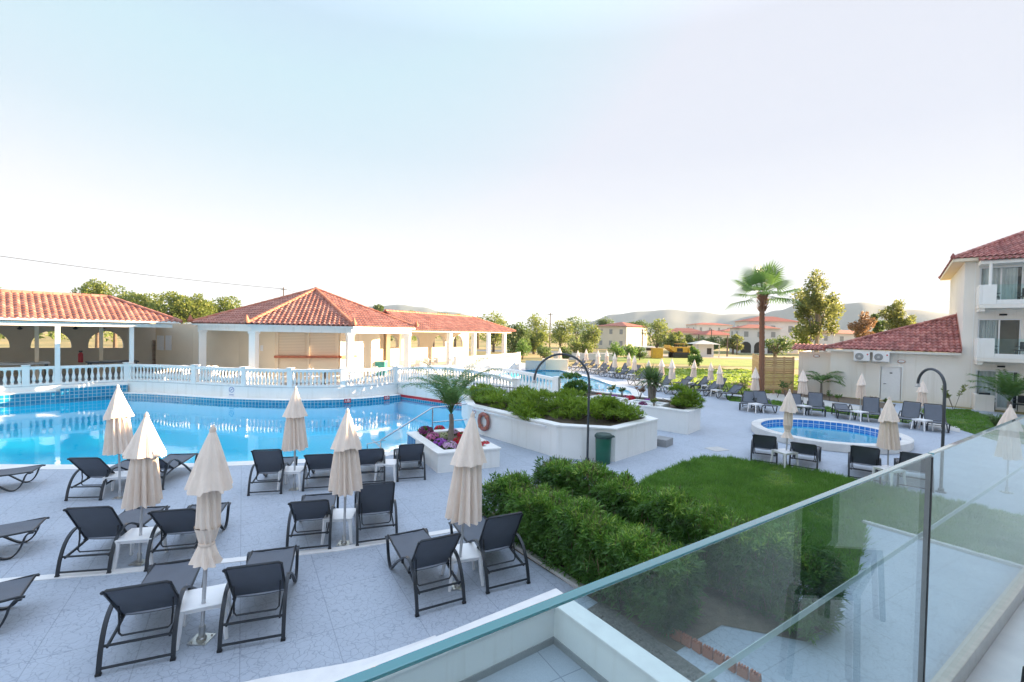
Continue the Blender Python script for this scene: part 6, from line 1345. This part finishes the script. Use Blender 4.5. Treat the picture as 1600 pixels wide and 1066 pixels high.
def upole(label, px, ytop, Y, arm=True):
    q = PY(px, ytop, Y); t = thing('utility_pole', label, 'utility pole', (q.x, Y, -.03), 0, 'utility poles in the distance'); MB().tube([(0, 0, 0), (0, 0, q.z)], [.14, .10], 8).build('mast', 'wood_pole', t)
    if arm: MB().box((0, 0, q.z-.35), (1.1, .09, .09)).build('crossarm', 'wood_pole', t)
    return Vector((q.x, Y, q.z-.3))
w1 = upole('wooden utility pole peeping over the left pavilion roof', 443, 449, 86); w2 = upole('wooden utility pole right of the wing roof', 860, 489, 104); w3 = upole('wooden utility pole right of the cream house', 1026, 508, 104); w4 = upole('thin wooden pole in front of the cream house', 1004, 514, 98, False); w5 = upole('wooden utility pole beyond the kiosk', 1112, 514, 118)
w6 = upole('thin light pole left of the white arcaded house', 1137, 524, 86, False); w7 = upole('thin light pole behind the kiosk, taller one', 1092, 522, 90, False); w8 = upole('thin light pole right of the kiosk on the road side', 1152, 529, 96, False)
def wire(label, a, b_, sag, r_=.028):
    pts = [a.lerp(b_, i/14)-Vector((0, 0, sag*4*(i/14)*(1-i/14))) for i in range(15)]; o = MB().tube(pts, r_, 4).build('overhead_wire', 'black_paint'); tag(o, label, 'wire', 'overhead wires')
wire('overhead wire crossing the sky above the arcade roof', Vector((-85, 58, 14.6)), w1, .6, .035); wire('overhead wire from the pavilion pole down behind the roofs', w1, w2, 2.5); wire('overhead wire between the two poles beside the cream house', w2, w3, 1.0); wire('overhead wire running right from the cream house pole', w3, w5, .8); 
# hills
def hills(pts, Y, depth, seed):
    r = random.Random(seed); prof = []
    for (x0, y0), (x1, y1) in zip(pts, pts[1:]):
        for i in range(12): f = i/12; s = f*f*(3-2*f); prof.append((x0+(x1-x0)*f, y0+(y1-y0)*s))
    prof.append(pts[-1]); m = MB(); nr = 12; vs = []; ph = [r.uniform(0, 6) for _ in range(5)]
    for j in range(nr+1):
        f = j/nr
        for i, (x, y) in enumerate(prof):
            q = PY(x, y, Y); s = f if f <= .7 else (1-f)/.3*.7
            g = (f/.7)**1.25 if f <= .7 else 1-((f-.7)/.3)**1.5*.8
            gul = 1-(.09*math.sin(i*.21+ph[0]+f*2)+.05*math.sin(i*.43+ph[1]-f*3))*math.sin(min(1, f/.7)*math.pi)
            sc = 1-(.7-f)*depth/Y
            vs.append((q.x*sc, Y*sc, max(-2, (q.z+6)*g*max(.2, gul)-6)))
    n = len(prof); m.add(vs, [(j*n+i, j*n+i+1, j*n+n+i+1, j*n+n+i) for j in range(nr) for i in range(n-1)]); struct(m.build('hills', 'hill', smooth=70))
hills([(880, 512), (920, 502), (960, 489), (1000, 485), (1050, 482), (1090, 485), (1130, 490), (1180, 488), (1230, 496), (1300, 515)], 2100, 800, 1)
hills([(1060, 520), (1120, 505), (1180, 492), (1215, 482), (1250, 474), (1300, 471), (1340, 470), (1380, 474), (1420, 480), (1480, 488), (1560, 493), (1700, 500), (1900, 520)], 1650, 600, 2)
hills([(470, 506), (540, 482), (585, 476), (620, 474.5), (660, 478), (690, 485), (715, 487), (735, 492), (760, 503), (800, 515)], 2300, 700, 3)
hills([(-400, 500), (-200, 495), (0, 500), (200, 502), (420, 505), (520, 509)], 2600, 500, 4)
# ================================================================ light
w = bpy.data.worlds.new('World'); scn.world = w; w.use_nodes = True; t = w.node_tree; bg = t.nodes['Background']
sk = t.nodes.new('ShaderNodeTexSky'); sk.sky_type = 'NISHITA'; sk.sun_disc = False
SE, SA = R(11.), R(72.)
sk.sun_elevation = SE; sk.sun_rotation = SA; sk.air_density = 1.; sk.dust_density = 3.; sk.ozone_density = 3.
# thin high haze: the clear sky seen through an even pale veil that also softens the glare round the sun
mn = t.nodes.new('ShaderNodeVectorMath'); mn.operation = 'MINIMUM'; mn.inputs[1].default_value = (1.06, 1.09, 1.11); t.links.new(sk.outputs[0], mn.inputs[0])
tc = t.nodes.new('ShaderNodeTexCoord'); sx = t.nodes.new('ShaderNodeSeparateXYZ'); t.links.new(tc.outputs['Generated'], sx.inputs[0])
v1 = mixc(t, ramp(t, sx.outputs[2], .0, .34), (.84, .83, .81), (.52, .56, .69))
v2 = mixc(t, ramp(t, sx.outputs[2], .52, .92), v1, (1.62, 1.86, 2.35))      # veil raised overhead, out of view, added to brighten the deck
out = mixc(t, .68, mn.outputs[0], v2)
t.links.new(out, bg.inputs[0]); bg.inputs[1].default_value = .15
ld = bpy.data.lights.new('sun', 'SUN'); ld.energy = 4.; ld.angle = R(.5); ld.color = (1., .72, .44); lo = bpy.data.objects.new('sun', ld); COL.objects.link(lo)
sd = Vector((math.sin(SA)*math.cos(SE), math.cos(SA)*math.cos(SE), math.sin(SE))); lo.rotation_euler = sd.to_track_quat('Z', 'Y').to_euler(); lo.location = (60, 20, 40)
vs_ = scn.view_settings; vs_.view_transform = 'Standard'; vs_.look = 'None'; vs_.gamma = 1; vs_.exposure = 2.9
scn.cycles.max_bounces = 8; scn.cycles.transparent_max_bounces = 12; scn.cycles.use_denoising = True

hz = MB().box((0, 1750, 104), (10200, 6700, 210)).build('haze', 'white_paint'); hz['kind'] = 'stuff'
m, t, o = nt('haze_air'); pv = t.nodes.new('ShaderNodeVolumePrincipled'); pv.inputs['Color'].default_value = (.62, .78, 1, 1); pv.inputs['Density'].default_value = .00014; pv.inputs['Anisotropy'].default_value = .0
t.links.new(pv.outputs[0], o.inputs['Volume']); hz.data.materials[0] = m
scn.cycles.volume_bounces = 0; scn.cycles.volume_max_steps = 32
